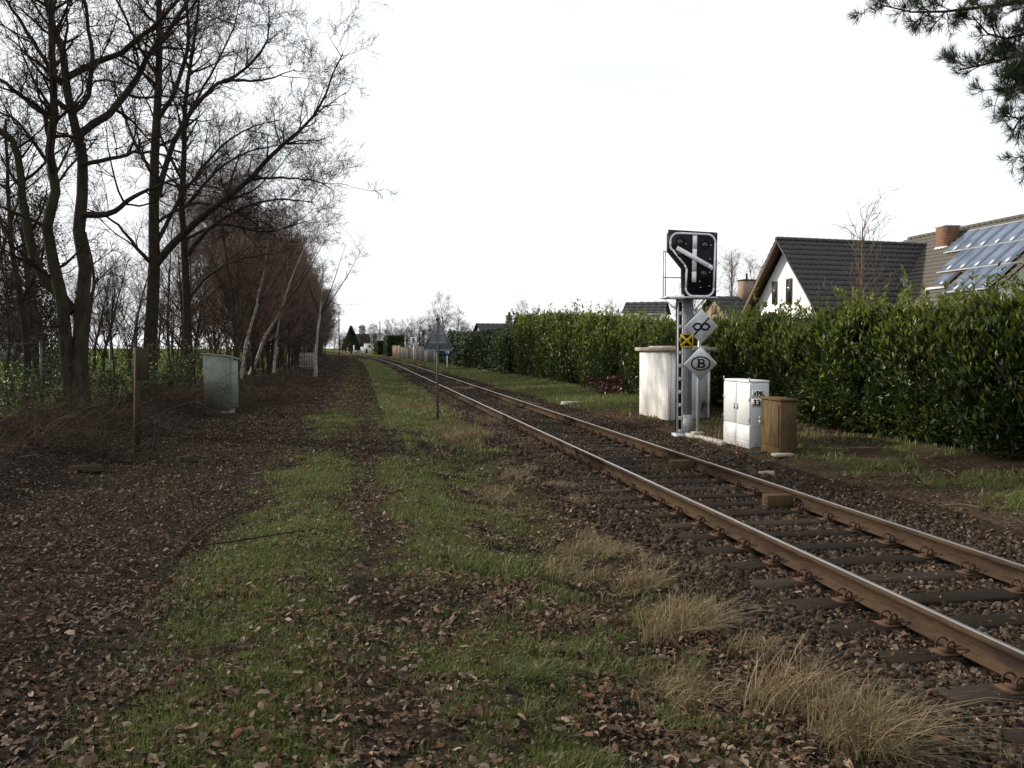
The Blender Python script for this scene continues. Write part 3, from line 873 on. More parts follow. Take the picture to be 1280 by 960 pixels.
for (a, b) in ((303, 128), (300, 210), (298, 290), (295, 372), (240, 382), (147, 120), (236, 345), (330, 240), (330, 60)):
    cx, cz = pm(a, b)
    m = MB(); m.prism(circ(cx, cz, .011, 8), -.309, -.3005); m.build('bolt', M['signwhite'], sg)
m = MB()                                                             # ladder cage behind the panel
for xx, yy in ((-.41, .22), (-.31, .38), (.3, .38)):
    m.tube([(xx, yy, 3.0), (xx, yy, 4.05)], .012, 6)
m.tube([(-.41, .22, 3.48), (-.31, .38, 3.48), (.3, .38, 3.48)], .012, 6); m.tube([(-.41, .22, 4.05), (-.31, .38, 4.05), (.3, .38, 4.05)], .012, 6)
m.build('guard_rail', M['steel'], sg)
m = MB()
m.tube([(-.41, .2, 3.0), (-.09, .06, 2.7)], .012, 5); m.tube([(.5, .05, 3.0), (.12, 0, 2.62)], .014, 5)
m.build('bracket', M['steel'], sg)
# yellow crossed plaque
m = MB(); m.bbox((.02, -.125, 2.07), (.30, .012, .29), .004); pq = m.build('plaque', M['black'], sg)
m = MB(); m.strip([(-.11, 1.95), (.15, 2.19)], .052, -.137, -.132); m.strip([(-.11, 2.19), (.15, 1.95)], .052, -.141, -.1375)
m.strip([(-.115, 1.938), (.155, 1.938), (.155, 2.202), (-.115, 2.202)], .022, -.1345, -.1312, True); m.build('yellow_cross', M['yellow'], pq)

# ------------------------------------------------------------------ text
def text_mesh(s, size, mt, name='lettering', bold=0.0):
    cu = bpy.data.curves.new('t', 'FONT'); cu.body = s; cu.size = size; cu.align_x = 'CENTER'; cu.align_y = 'CENTER'; cu.extrude = 0.0015; cu.offset = bold
    o = bpy.data.objects.new('t', cu); C.objects.link(o)
    dg = bpy.context.evaluated_depsgraph_get()
    me = bpy.data.meshes.new_from_object(o.evaluated_get(dg))
    bpy.data.objects.remove(o)
    me.name = name; me.materials.clear(); me.materials.append(mt)
    return me

# sign post with two diamonds
pp = G(872, 546)
pt = thing('sign_post', pp, 'grey post carrying two white diamond signs in front of the shed', 'sign post', -.02)
m = MB(); m.tube([(0, 0, 0), (.01, 0, 1.3), (.04, 0, 2.76)], .034, 10); m.build('pole', M['steel'], pt, True)
m = MB(); m.bbox((0, 0, .04), (.24, .22, .14), .01); m.build('foot', M['slab'], pt)
def diamond(cx, cz, h):
    k = .035
    return [(cx - k, cz + h - k), (cx, cz + h), (cx + k, cz + h - k), (cx + h - k, cz + k), (cx + h, cz), (cx + h - k, cz - k), (cx + k, cz - h + k), (cx, cz - h), (cx - k, cz - h + k), (cx - h + k, cz - k), (cx - h, cz), (cx - h + k, cz + k)]
def panel_sign(cz, cx):
    m = MB(); m.prism(diamond(cx, cz, .37), -.055, -.045); s = m.build('diamond_sign', M['signgrey'], pt)
    m = MB(); m.prism(diamond(cx - .025, cz + .02, .35), -.043, -.03); m.build('backing_plate', M['black'], s)
    return s
s1 = panel_sign(2.36, .045)
m = MB(); Y0, Y1 = -.0605, -.0555
hx = [(-.1, 0), (-.045, .062), (.045, .062), (.1, 0), (.045, -.062), (-.045, -.062)]
m.strip([(.045 - .083 + a, 2.352 + b) for a, b in hx], .038, Y0, Y1, True)
m.strip([(.045 + .083 + a, 2.352 + b) for a, b in hx], .038, Y0 - .001, Y1 - .0005, True)
m.strip([(.045 - .165, 2.355 - .185), (.045 + .165, 2.355 + .185)], .03, Y0 - .003, Y1 - .0015)
m.build('struck_through_emblem', M['black'], s1)
s2 = panel_sign(1.57, .035)
m = MB()
m.strip(circ(.035, 1.57, .205, 32, .14), .03, Y0, Y1, True)
bx, bz = .035, 1.57                                                   # the heavy letter B
m.prism([(bx - .085, bz + .095), (bx - .085, bz + .07), (bx + .04, bz + .07), (bx + .04, bz + .095)], Y0, Y1)
m.prism([(bx - .095, bz - .095), (bx + .045, bz - .095), (bx + .045, bz - .07), (bx - .095, bz - .07)], Y0, Y1)
m.prism([(bx - .068, bz - .0695), (bx - .02, bz - .0695), (bx - .012, bz + .0695), (bx - .06, bz + .0695)], Y0, Y1)
m.strip([(bx + .038, bz + .083), (bx + .066, bz + .066), (bx + .07, bz + .04), (bx + .052, bz + .014), (bx + .02, bz + .004)], .036, Y0 - .001, Y1 - .0005)
m.strip([(bx - .012, bz + .004), (bx + .05, bz + .002), (bx + .08, bz - .024), (bx + .08, bz - .056), (bx + .04, bz - .083)], .038, Y0 - .002, Y1 - .001)
m.build('oval_letter_emblem', M['black'], s2)
m = MB()
for a, b in ((.045, 2.58), (.045, 2.12), (.035, 1.79), (.035, 1.34)): m.prism(circ(a, b, .012, 8), -.062, -.0555)
m.build('rivet', M['steel'], pt)

# ------------------------------------------------------------------ white relay shed
c0 = G(836, 526); c1 = G(798.5, 518.5); c2 = G(891, 524)
ax = c1[:2] - c0[:2]; L1 = float(np.hypot(*ax)); ang = math.atan2(ax[0], ax[1])     # the long side runs away along the track
L1 = 2.45; L2 = 1.25
L2 = float(np.hypot(*(c2[:2] - c0[:2])))
sh = thing('relay_shed', (c0[0], c0[1], c0[2] - .05), 'white concrete railway shed with flat overhanging slab roof', 'shed', 0.0)
H_ = 1.82
m = MB(); m.box((.03, L1 / 2, H_ / 2), (.06, L1, H_)); m.box((L2 - .03, L1 / 2, H_ / 2), (.06, L1, H_)); m.box((L2 / 2, L1 - .03, H_ / 2), (L2 - .124, .06, H_))
w1 = m.build('wall', M['white'], sh)
for k in range(3):
    yy0 = .02 + k * (L1 - .04) / 3
    m = MB(); m.bbox((-.009, yy0 + (L1 - .04) / 6, H_ / 2), (.02, (L1 - .04) / 3 - .005, H_ - .03), .002); m.build('panel', M['white'], w1)
m = MB(); m.box((L2 / 2, .03, H_ / 2), (L2 - .124, .06, H_)); w2 = m.build('wall', M['whiteshaded'], sh); w2['label'] = 'shaded end wall with flaking paint'
m = MB(); m.bbox((L2 * .5, -.008, H_ / 2 - .02), (L2 * .48, .02, H_ - .14), .004); dd = m.build('door', M['whiteshaded'], sh)
m = MB(); m.box((L2 * .7, -.03, .95), (.03, .03, .12)); m.build('handle', M['steel'], dd)
m = MB(); m.bbox((L2 / 2, L1 / 2, H_ + .05), (L2 + .24, L1 + .24, .1), .012); m.box((L2 / 2 + .1, L1 / 2, H_ + .118), (L2 - .2, L1 - .2, .04), taper=.96); m.build('roof', M['slab'], sh)
m = MB(); m.box((L2 / 2, L1 / 2, -.06), (L2 + .1, L1 + .1, .14)); m.build('plinth', M['concrete'], sh)

# ------------------------------------------------------------------ cabinets beside the track
p = G(938, 562)
cb = thing('equipment_cabinet', p, 'light grey twin-door cabinet lettered VPK 330 beside the brown box', 'cabinet', 0.0)
W_, D_, Hc = .56, 1.02, 1.24
q0 = G(906, 555); D_ = float(q0[1] - p[1]); D_ = min(max(D_, .8), 1.3)
W_ = .36
m = MB(); m.bbox((W_ / 2, D_ / 2, Hc / 2), (W_, D_, Hc), .012); m.build('body', M['cab'], cb)
for k in range(2):
    y0 = .012 + k * (D_ / 2)
    m = MB(); m.bbox((-.008, y0 + D_ / 4 - .012, Hc * .675), (.022, D_ / 2 - .03, Hc * .62), .006); m.build('door', M['cab'], cb)
    m = MB(); m.bbox((-.008, y0 + D_ / 4 - .012, Hc * .18), (.022, D_ / 2 - .03, Hc * .34), .006); bp = m.build('base_panel', M['cab'], cb)
    m = MB()
    for z_ in (.1, .17): m.box((-.0195, y0 + D_ / 4 - .012, z_), (.004, D_ / 2 - .05, .008))
    m.build('groove', M['steel'], bp)
for k in range(2):
    m = MB(); m.box((-.028, D_ * (.44 + .12 * k), Hc * .62), (.02, .03, .09)); m.tube([(-.02, D_ * (.44 + .12 * k), Hc * .66), (-.04, D_ * (.44 + .12 * k), Hc * .66)], .014, 8); m.build('handle', M['steel'], cb)
    m = MB()
    for z_ in (.45, .75, 1.05): m.box((-.022, D_ * (.02 + .96 * k), Hc * z_), (.018, .02, .07))
    m.build('hinge', M['steel'], cb)
m = MB(); m.bbox((W_ / 2, D_ / 4, Hc + .022), (W_ + .03, D_ / 2 - .004, .05), .018); m.bbox((W_ / 2, D_ * .75, Hc + .022), (W_ + .03, D_ / 2 - .004, .05), .018); m.build('lid', M['cab'], cb)
m = MB(); m.box((W_ / 2, -.0035, Hc * .36), (W_ - .02, .006, .012)); m.build('seam', M['steel'], cb)
m = MB(); m.box((W_ * .4, -.004, Hc - .2), (.25, .006, .13)); pk = m.build('label_plate', M['white'], cb)
o = put('lettering', text_mesh('VPK', .12, M['black'], bold=.005), pk, (W_ * .4, -.0095, Hc - .2)); o.rotation_euler = (R(90), 0, 0)
m = MB(); m.box((W_ * .42, -.004, Hc - .37), (.29, .006, .15)); pk = m.build('label_plate', M['white'], cb)
o = put('lettering', text_mesh('330', .155, M['black'], bold=.005), pk, (W_ * .42, -.0095, Hc - .37)); o.rotation_euler = (R(90), 0, 0)

p = G(975, 571)
bb = thing('rusty_box', p, 'weathered brown steel box with padlock beside the lettered cabinet', 'cabinet', -.03)
bw_, bd_ = .30, .82
m = MB(); m.bbox((bw_ / 2, bd_ / 2, .5), (bw_, bd_, .96), .012); bd = m.build('body', M['brownbox'], bb)
m = MB(); m.bbox((bw_ / 2, bd_ / 2, 1.0), (bw_ + .05, bd_ + .05, .045), .012); m.build('lid', M['brownbox'], bb)
m = MB(); m.bbox((-.009, bd_ / 2, .55), (.02, bd_ - .1, .74), .006); dr = m.build('door', M['brownbox'], bb)
m = MB(); m.tube([(-.02, bd_ - .1, .66), (-.07, bd_ - .1, .67), (-.07, bd_ - .1, .6)], .014, 6); m.bbox((-.06, bd_ - .1, .57), (.04, .035, .07), .006); m.build('padlock', M['steel'], dr)
m = MB(); m.bbox((.02, -.08, .06), (.36, .2, .055), .012); m.build('step_plank', M['slab'], bb)
m = MB(); m.box((.07, -.06, -.03), (.14, .12, .12)); m.build('stump_foot', M['oldpost'], bb)

# concrete kerb between mast and cabinet
k0 = G(862, 545); k1 = G(906, 556)
kb = put('concrete_kerb', MB().bbox((0, 0, 0), (.18, float(np.hypot(*(k1 - k0)[:2])) + .1, .1), .015).mesh('concrete_kerb', M['concrete']), None, (k0 + k1) / 2 + np.array([0, 0, .015]))
kb.rotation_euler = (0, 0, -math.atan2((k1 - k0)[0], (k1 - k0)[1]))
tag(kb, 'low concrete kerb running from signal mast to the lettered cabinet', 'kerb')
# cable on the ballast
pts = [G(a, b) + np.array([0, 0, .03]) for a, b in ((965, 570), (945, 569), (930, 570), (910, 577), (895, 583), (878, 584))]
tag(put('cable', MB().tube(pts, .012, 6).mesh('cable', M['cable'], True)), 'black cable lying over the ballast from the brown box', 'cable')
def pebble(px, py, d, label, mt, name='flat_stone', lift=.02):
    p = G(px, py); r = np.random.default_rng(int(px))
    n = 9; th = np.arange(n) * 2 * math.pi / n
    rr = r.uniform(.8, 1.1, n)
    V = np.concatenate([np.c_[d[0] * .5 * rr * np.cos(th), d[1] * .5 * rr * np.sin(th), np.full(n, -.02)], np.c_[d[0] * .45 * rr * np.cos(th), d[1] * .45 * rr * np.sin(th), d[2] * r.uniform(.75, 1.1, n)]])
    m = MB(); m.add(V, [[k, (k + 1) % n, n + (k + 1) % n, n + k] for k in range(n)], [list(range(n, 2 * n))])
    tag(put(name, m.mesh(name, mt), None, p + np.array([0, 0, lift])), label, 'stone')
pebble(713, 506, (.75, .3, .08), 'flat pale stone lying right of the rails before the shed', M['concrete'])
pebble(958, 594, (.3, .1, .04), 'small pale stone sliver on ballast near the brown box', M['slab'])
pebble(105, 582, (.6, .3, .07), 'grey lump of rubble at the foot of the left trees', M['stoneobj'], 'rubble_lump')

# ------------------------------------------------------------------ other signs
p = G(547, 527)
ts = thing('triangular_sign', p, 'triangular warning sign seen from behind on thin grey post', 'road sign', 0.0)
m = MB(); m.tube([(0, 0, -.05), (0, 0, 2.74)], .034, 8); m.build('post', M['darkpost'], ts, True)
def rtri(cx, z0, wd, h, k=.05):
    return [(cx - wd / 2 + k, z0), (cx + wd / 2 - k, z0), (cx + wd / 2 - k * .4, z0 + k * .9), (cx + k * .5, z0 + h - k * .4), (cx, z0 + h), (cx - k * .5, z0 + h - k * .4), (cx - wd / 2 + k * .4, z0 + k * .9)]
m = MB(); m.prism(rtri(.02, 1.9, .82, .78), .045, .055); tp = m.build('sign_plate', M['signback'], ts)
m = MB(); m.strip(rtri(.02, 1.9, .82, .78), .03, .025, .0445, True); m.box((.02, .035, 2.1), (.44, .018, .045)); m.box((.02, .035, 2.32), (.26, .018, .04)); m.build('edge_rim', M['signback'], tp)
m = MB(); m.bbox((0, 0, 2.72), (.08, .08, .07), .01); m.build('cap', M['dark'], ts)

p = G(559, 461.5)
km = thing('kilometre_sign', p, 'round blue sign numbered 19 on a thin white post', 'sign', 0.0)
m = MB(); m.tube([(0, 0, -.05), (0, 0, 1.2)], .04, 8); m.build('post', M['white'], km, True)
m = MB(); m.prism(circ(0, 1.46, .31, 24), -.02, .0); ds = m.build('disc', M['blue'], km)
o = put('lettering', text_mesh('19', .4, M['signwhite'], bold=.008), ds, (0, -.024, 1.46)); o.rotation_euler = (R(90), 0, 0)
p = G(517, 450.3)
s5 = thing('speed_sign', p, 'white rectangular board with a black numeral on white post', 'sign', 0.0)
m = MB(); m.tube([(0, 0, -.05), (0, 0, 2.4)], .07, 8); m.build('post', M['white'], s5, True)
m = MB(); m.bbox((0, -.08, 2.85), (.86, .05, 1.12), .01); bd = m.build('board', M['signwhite'], s5)
o = put('lettering', text_mesh('5', .9, M['black'], bold=.05), bd, (0, -.11, 2.9)); o.rotation_euler = (R(90), 0, 0)

# green cabinet and old post on the left
p = G(272, 516)
gc = thing('green_cabinet', p, 'green roadside cabinet with sloping top under the left trees', 'cabinet', .12)
gw, gd, g1, g2 = .78, .5, 1.52, 1.42
sc_ = 1140 / float((p - CAM) @ FWD)
GH = 74 / sc_; GW = 32 / sc_
m = MB()
prs = [(-GW / 2, .1), (GW / 2, .1), (GW / 2, GH * .93), (GW / 2 - .06, GH * .96), (-GW / 2 + .05, GH), (-GW / 2, GH)]
m.prism(prs, 0, .72); m.build('body', M['green'], gc)
m = MB(); m.bbox((GW / 2 + .1, .36, GH * .5), (.2, .7, GH * .8), .012); dr = m.build('door', M['green'], gc)
m = MB(); m.box((GW / 2 + .206, .3, GH * .52), (.02, .1, .05)); m.build('handle', M['dark'], dr)
m = MB(); m.add([(-GW / 2 - .02, -.02, GH + .003), (-GW / 2 + .05, -.02, GH + .003), (GW / 2 - .06, -.02, GH * .96 + .003), (GW / 2 + .24, -.02, GH * .905), (-GW / 2 - .02, .74, GH + .003), (-GW / 2 + .05, .74, GH + .003), (GW / 2 - .06, .74, GH * .96 + .003), (GW / 2 + .24, .74, GH * .905),
      (-GW / 2 - .02, -.02, GH + .03), (-GW / 2 + .05, -.02, GH + .03), (GW / 2 - .06, -.02, GH * .96 + .03), (GW / 2 + .24, -.02, GH * .905 + .03), (-GW / 2 - .02, .74, GH + .03), (-GW / 2 + .05, .74, GH + .03), (GW / 2 - .06, .74, GH * .96 + .03), (GW / 2 + .24, .74, GH * .905 + .03)],
      [[8, 9, 13, 12], [9, 10, 14, 13], [10, 11, 15, 14], [0, 1, 9, 8], [1, 2, 10, 9], [2, 3, 11, 10], [3, 7, 15, 11], [4, 0, 8, 12], [0, 4, 5, 1], [1, 5, 6, 2], [2, 6, 7, 3], [5, 4, 12, 13], [6, 5, 13, 14], [7, 6, 14, 15]])
m.build('lid', M['green'], gc)
m = MB(); m.box((.05, .36, .04), (GW + .1, .62, .14)); m.build('plinth', M['concrete'], gc)
p = G(171, 570)
op = thing('old_post', p, 'leaning brown wooden post with a small board, left of the path', 'post', .5)
m = MB(); m.add(*[np.array([[-.05, -.05, -.1], [.05, -.05, -.1], [.05, .05, -.1], [-.05, .05, -.1], [.0, -.04, 1.92], [.09, -.045, 1.92], [.09, .045, 1.9], [.0, .045, 1.9]])], [[0, 3, 2, 1], [4, 5, 6, 7], [0, 1, 5, 4], [1, 2, 6, 5], [2, 3, 7, 6], [3, 0, 4, 7]]); m.build('post', M['oldpost'], op)
m = MB(); m.bbox((.1, -.06, 1.62), (.22, .02, .55), .005); m.build('board', M['oldpost'], op)

# ------------------------------------------------------------------ trees
def walk(P, D, L, n, wob, trop):
    """grow all branches of one level at once: N x (n+1) x 3 points"""
    N = len(P)
    pts = np.empty((N, n + 1, 3)); pts[:, 0] = P
    D = D / (np.linalg.norm(D, axis=1)[:, None] + 1e-9)
    for i in range(n):
        D = D + rng.normal(0, wob, (N, 3)) + np.array([0, 0, trop])
        D /= np.linalg.norm(D, axis=1)[:, None] + 1e-9
        pts[:, i + 1] = pts[:, i] + D * (L / n)[:, None]
    return pts

def shoots(pts, rad, count, t0, ang, L, rr, up=0.2, flat=1.0):
    """starts of child branches: count for each parent (array), placed between t0 and 1 of its length"""
    N, m, _ = pts.shape
    idx = np.repeat(np.arange(N), count)
    K = len(idx)
    t = t0 + (1 - t0) * rng.random(K) ** 0.9
    f = t * (m - 1); i = np.minimum(f.astype(int), m - 2); fr = f - i
    a, b = pts[idx, i], pts[idx, i + 1]
    P = a + (b - a) * fr[:, None]
    T = b - a; T /= np.linalg.norm(T, axis=1)[:, None] + 1e-9
    v = rng.normal(0, 1, (K, 3)); v[:, 2] *= flat
    v -= T * (v * T).sum(1)[:, None]; v /= np.linalg.norm(v, axis=1)[:, None] + 1e-9
    an = rng.normal(ang, .25, K)[:, None]
    D = np.cos(an) * T + np.sin(an) * v; D[:, 2] += up
    r = (rad[idx, i] * (1 - fr) + rad[idx, i + 1] * fr) * rr
    lr = rng.uniform(L[0], L[1], K) * (1.05 - .55 * t)
    return P, D, lr, r

def tubes(pts, rad, sides):
    N, m, _ = pts.shape
    T = np.gradient(pts, axis=1); T /= np.linalg.norm(T, axis=2)[..., None] + 1e-9
    ref = np.where((abs(T[:, :1, 1:2]) > .85), np.array([.9, .1, .3]), np.array([.2, .95, .1]))
    A = np.cross(T, ref); A /= np.linalg.norm(A, axis=2)[..., None] + 1e-9
    B = np.cross(T, A)
    th = np.arange(sides) * 2 * math.pi / sides
    V = pts[:, :, None] + rad[:, :, None, None] * (np.cos(th)[None, None, :, None] * A[:, :, None] + np.sin(th)[None, None, :, None] * B[:, :, None])
    base = (np.arange(N) * m * sides)[:, None, None]
    i = (np.arange(m - 1) * sides)[None, :, None]; k = np.arange(sides)[None, None]; k2 = (k + 1) % sides
    q = np.stack([base + i + k, base + i + k2, base + i + sides + k2, base + i + sides + k], -1).reshape(-1, 4)
    return V.reshape(-1, 3), q

def join(parts):
    Vs, Fs, n = [], {}, 0
    for V, f in parts:
        for g in (f if isinstance(f, list) else [f]):
            Fs.setdefault(g.shape[1], []).append(np.asarray(g) + n)
        Vs.append(V); n += len(V)
    return np.concatenate(Vs), [np.concatenate(v) for v in Fs.values()]

def resample(p, n):
    p = np.asarray(p, float)
    q = [p[0]]
    P = np.concatenate([[2 * p[0] - p[1]], p, [2 * p[-1] - p[-2]]])
    for k in range(1, len(P) - 2):
        for t in np.linspace(0, 1, 9)[1:]:
            a, b, c, d = P[k - 1], P[k], P[k + 1], P[k + 2]
            q.append(.5 * (2 * b + (c - a) * t + (2 * a - 5 * b + 4 * c - d) * t * t + (3 * b - a - 3 * c + d) * t ** 3))
    q = np.array(q)
    s = np.concatenate([[0], np.cumsum(np.linalg.norm(np.diff(q, axis=0), axis=1))])
    ss = np.linspace(0, s[-1], n)
    return np.stack([np.interp(ss, s, q[:, k]) for k in range(3)], 1), s[-1]

def lin(r, n, tip):
    return r[:, None] * np.linspace(1, tip, n)[None]

def ramify(limbs, limb_len, dens=(2.0, 5, 4, 2), size=1.0, up=.1, twig=.0035, cones=0, flat=1.0):
    """limbs: (N, m, 3), radii (N, m); returns the twigs of a crown as parts, and the heavier side branches"""
    pts, rad = limbs
    heavy, fine = [], []
    cnt = np.maximum(1, np.round(limb_len * dens[0])).astype(int)
    P, D, L, r = shoots(pts, rad, cnt, .18, 1.0, (.9 * size, 2.6 * size), .5, up, flat)
    r = np.clip(r, .008, .04 * size)
    p1 = walk(P, D, L, 5, .16, .03); r1 = lin(r, 6, .3); heavy.append(tubes(p1, r1, 4))
    P, D, L, r = shoots(p1, r1, np.full(len(p1), dens[1]), .12, .85, (.45 * size, 1.25 * size), .6, up, flat)
    r = np.clip(r, twig * 1.3, .012 * size)
    p2 = walk(P, D, L, 4, .17, .03); r2 = lin(r, 5, .45); fine.append(tubes(p2, r2, 3))
    P, D, L, r = shoots(p2, r2, np.full(len(p2), dens[2]), .1, .8, (.2 * size, .6 * size), .7, up, flat)
    r = np.clip(r, twig, .006 * size)
    p3 = walk(P, D, L, 2, .2, .04); r3 = lin(r, 3, .55); fine.append(tubes(p3, r3, 3))
    if dens[3]:
        P, D, L, r = shoots(p3, r3, np.full(len(p3), dens[3]), .15, .8, (.1 * size, .3 * size), .8, up, flat)
        r = np.clip(r, twig * .8, .004 * size)
        p4 = walk(P, D, L, 1, .2, .04); fine.append(tubes(p4, lin(r, 2, .6), 3))
    if cones:
        k = rng.integers(0, len(p3), cones)
        e = p3[k, -1]
        d = rng.normal(0, .3, (cones, 3)) - np.array([0, 0, .8])
        pc = walk(e, d, rng.uniform(.015, .045, cones) * size, 2, .1, 0)
        rc = np.broadcast_to(np.array([.006, .011, .004]) * size, (cones, 3)); fine.append(tubes(pc, rc, 4))
    return heavy, fine

def guided_tree(name, Z, guides, label, trunk_m, twig_m, dens=(2.0, 5, 4, 2), size=1.0, jitter=1.6, cones=1500, group=None, twig=.0048, cat='tree', up=.1, extra=0.0, limb_m=None):
    base = pix(guides[0][0][0][0], guides[0][0][0][1], Z)
    base[2] = gh(base[0], base[1])
    t = thing(name, base, label, cat, 0.0, group)
    A, Rr, LL, TV = [], [], [], []
    n = 14
    for gi, (pl_, r0, r1) in enumerate(guides):
        dz = rng.uniform(-jitter, jitter) if gi else 0
        m_ = len(pl_)
        w3 = []
        for k, q in enumerate(pl_):
            off = q[2] if len(q) > 2 else 0
            w3.append(pix(q[0], q[1], Z + off + dz * (k / max(1, m_ - 1)) ** 1.2))
        if gi == 0:
            w3[0][2] = base[2] - .15
        p_, ln = resample(np.array(w3), n)
        p_ = p_ + rng.normal(0, .015, p_.shape)
        r_ = np.linspace(r0, r1, n)
        if gi == 0: r_[0] *= 1.45; r_[1] *= 1.12
        A.append(p_ - base); Rr.append(r_); LL.append(ln)
    A, Rr, LL = np.array(A), np.array(Rr), np.array(LL)
    big = np.arange(len(A)) < 1
    if limb_m is None:
        V, q = tubes(A, Rr, 10)
        put('trunk', mesh_np('trunk', V, [q], [trunk_m], None, True), t)
    else:
        V, q = tubes(A[:1], Rr[:1], 10)
        put('trunk', mesh_np('trunk', V, [q], [trunk_m], None, True), t)
        V, q = tubes(A[1:], Rr[1:], 6)
        put('limbs', mesh_np('limbs', V, [q], [limb_m], None, True), t)
    # keep the foot of the trunk free of twigs
    A2, R2, L2_ = A.copy(), Rr.copy(), LL.copy()
    A2[0] = resample(A[0][4:], n)[0]; L2_[0] *= .7
    if extra:
        P, D, L, r = shoots(A2, R2, np.maximum(1, (L2_ * extra).astype(int)), .3, .9, (1.2 * size, 2.9 * size), .5, .12)
        r = np.clip(r, .016, .06)
        xl = walk(P, D, L, n - 1, .09, .03); xr_ = lin(r, n, .2)
        A2 = np.concatenate([A2, xl]); R2 = np.concatenate([R2, xr_]); L2_ = np.concatenate([L2_, L])
        xt = [tubes(xl, xr_, 5)]
    else: xt = []
    hv, fn = ramify((A2, R2), L2_, dens, size, up, twig, cones)
    V, f = join(xt + hv + fn)
    put('crown', mesh_np('crown', V, f, [twig_m], None), t)
    return t

guided_tree('alder_tree', 20.5, [
    ([(98, 548), (100, 480), (102, 400), (106, 330), (97, 275), (106, 215, .2), (93, 150, .4), (82, 105, .5), (78, 65, .5), (62, 20, .6), (45, -60, .7)], .185, .05),
    ([(90, 552), (86, 475), (82, 410), (74, 345, -.2), (56, 298, -.3), (70, 245, -.4), (62, 200, -.4), (68, 150, -.4), (64, 60, -.4), (62, -60, -.4)], .17, .04),
    ([(81, 98, .5), (120, 79, .5), (160, 60, .4), (190, 35, .4), (212, 12, .3), (245, -30, .3)], .085, .025),
    ([(99, 195, .3), (103, 165), (139, 139), (169, 101), (187, 68), (222, 22), (250, -30)], .1, .03),
    ([(101, 270), (139, 266), (160, 250), (182, 238), (225, 222)], .08, .018),
    ([(92, 390), (48, 335), (30, 262), (22, 190), (0, 165), (-50, 140)], .13, .05),
    ([(90, 142), (110, 120), (116, 70), (112, 40), (105, 0), (90, -60)], .065, .02),
    ([(66, 150), (45, 135), (0, 100), (-50, 75)], .06, .02),
    ([(104, 205), (150, 196), (185, 190), (240, 205)], .055, .012),
    ([(66, 90), (40, 50), (15, 10), (-20, -40)], .05, .02),
    ([(70, 210), (50, 190), (20, 150), (-30, 130)], .05, .015)],
    'thick sinuous bare tree with forked trunk, nearest on the left', M['barkn'], M['twig'], (1.7, 6, 5, 2), 1.0, 1.8, 2500, extra=.9)
guided_tree('alder_tree', 28.5, [
    ([(184, 482), (190, 400), (193, 300), (193, 240), (195, 150), (199, 75), (199, 0), (201, -70)], .23, .06),
    ([(196, 330), (225, 296), (259, 266), (311, 225), (338, 195), (368, 169), (401, 135), (412, 98), (428, 66)], .13, .016),
    ([(393, 142), (415, 128), (432, 116)], .025, .01),
    ([(311, 225), (345, 222), (390, 225), (415, 236)], .045, .012),
    ([(197, 245), (217, 178), (262, 112), (289, 98), (312, 80), (334, 50), (336, 8)], .1, .02),
    ([(197, 150), (215, 120), (235, 60), (232, 0), (230, -60)], .08, .025),
    ([(280, 100), (330, 100), (368, 86)], .05, .012),
    ([(193, 330), (178, 318), (140, 275), (110, 262)], .07, .018),
    ([(195, 280), (240, 255), (290, 262), (340, 285)], .05, .012),
    ([(195, 220), (170, 180), (150, 130), (140, 90)], .06, .015),
    ([(198, 100), (170, 50), (150, 10), (120, -40)], .06, .02),
    ([(199, 50), (240, 10), (270, -40)], .05, .02),
    ([(197, 300), (230, 240), (270, 190), (310, 160), (350, 150)], .07, .015)],
    'straight bare tree with one long limb reaching over the path', M['bark'], M['twig'], (1.8, 6, 5, 2), .92, 2.6, 2500, extra=1.0)
guided_tree('alder_tree', 35, [
    ([(238, 472), (234, 400), (231, 308), (226, 250), (230, 200), (232, 120), (245, 40), (250, -20)], .185, .04),
    ([(234, 320), (262, 285), (300, 262), (340, 250), (392, 252)], .09, .015),
    ([(230, 260), (270, 215), (310, 190), (355, 180)], .07, .015),
    ([(230, 230), (205, 180), (185, 130), (160, 90)], .07, .015),
    ([(231, 150), (265, 90), (290, 40), (300, 0)], .06, .015),
    ([(232, 300), (275, 280), (330, 290), (385, 275)], .06, .012),
    ([(232, 380), (260, 345), (300, 325), (350, 315)], .05, .012)],
    'slimmer bare tree standing behind the long-limbed one', M['bark'], M['twig'], (1.8, 6, 5, 2), 1.15, 2.6, 2000, extra=1.1)
guided_tree('alder_sapling', 23, [
    ([(30, 505), (32, 430), (24, 360), (14, 300), (10, 230), (6, 150)], .1, .03),
    ([(26, 380), (50, 330), (62, 290), (64, 240)], .05, .012),
    ([(18, 310), (-5, 270), (-30, 230)], .05, .015),
    ([(110, 505), (107, 440), (112, 390), (118, 350), (108, 290)], .08, .02)],
    'thin crooked sapling left of the thick sinuous tree', M['barkn'], M['twig'], (2.2, 4, 4, 1), .8, 1.2, 300)

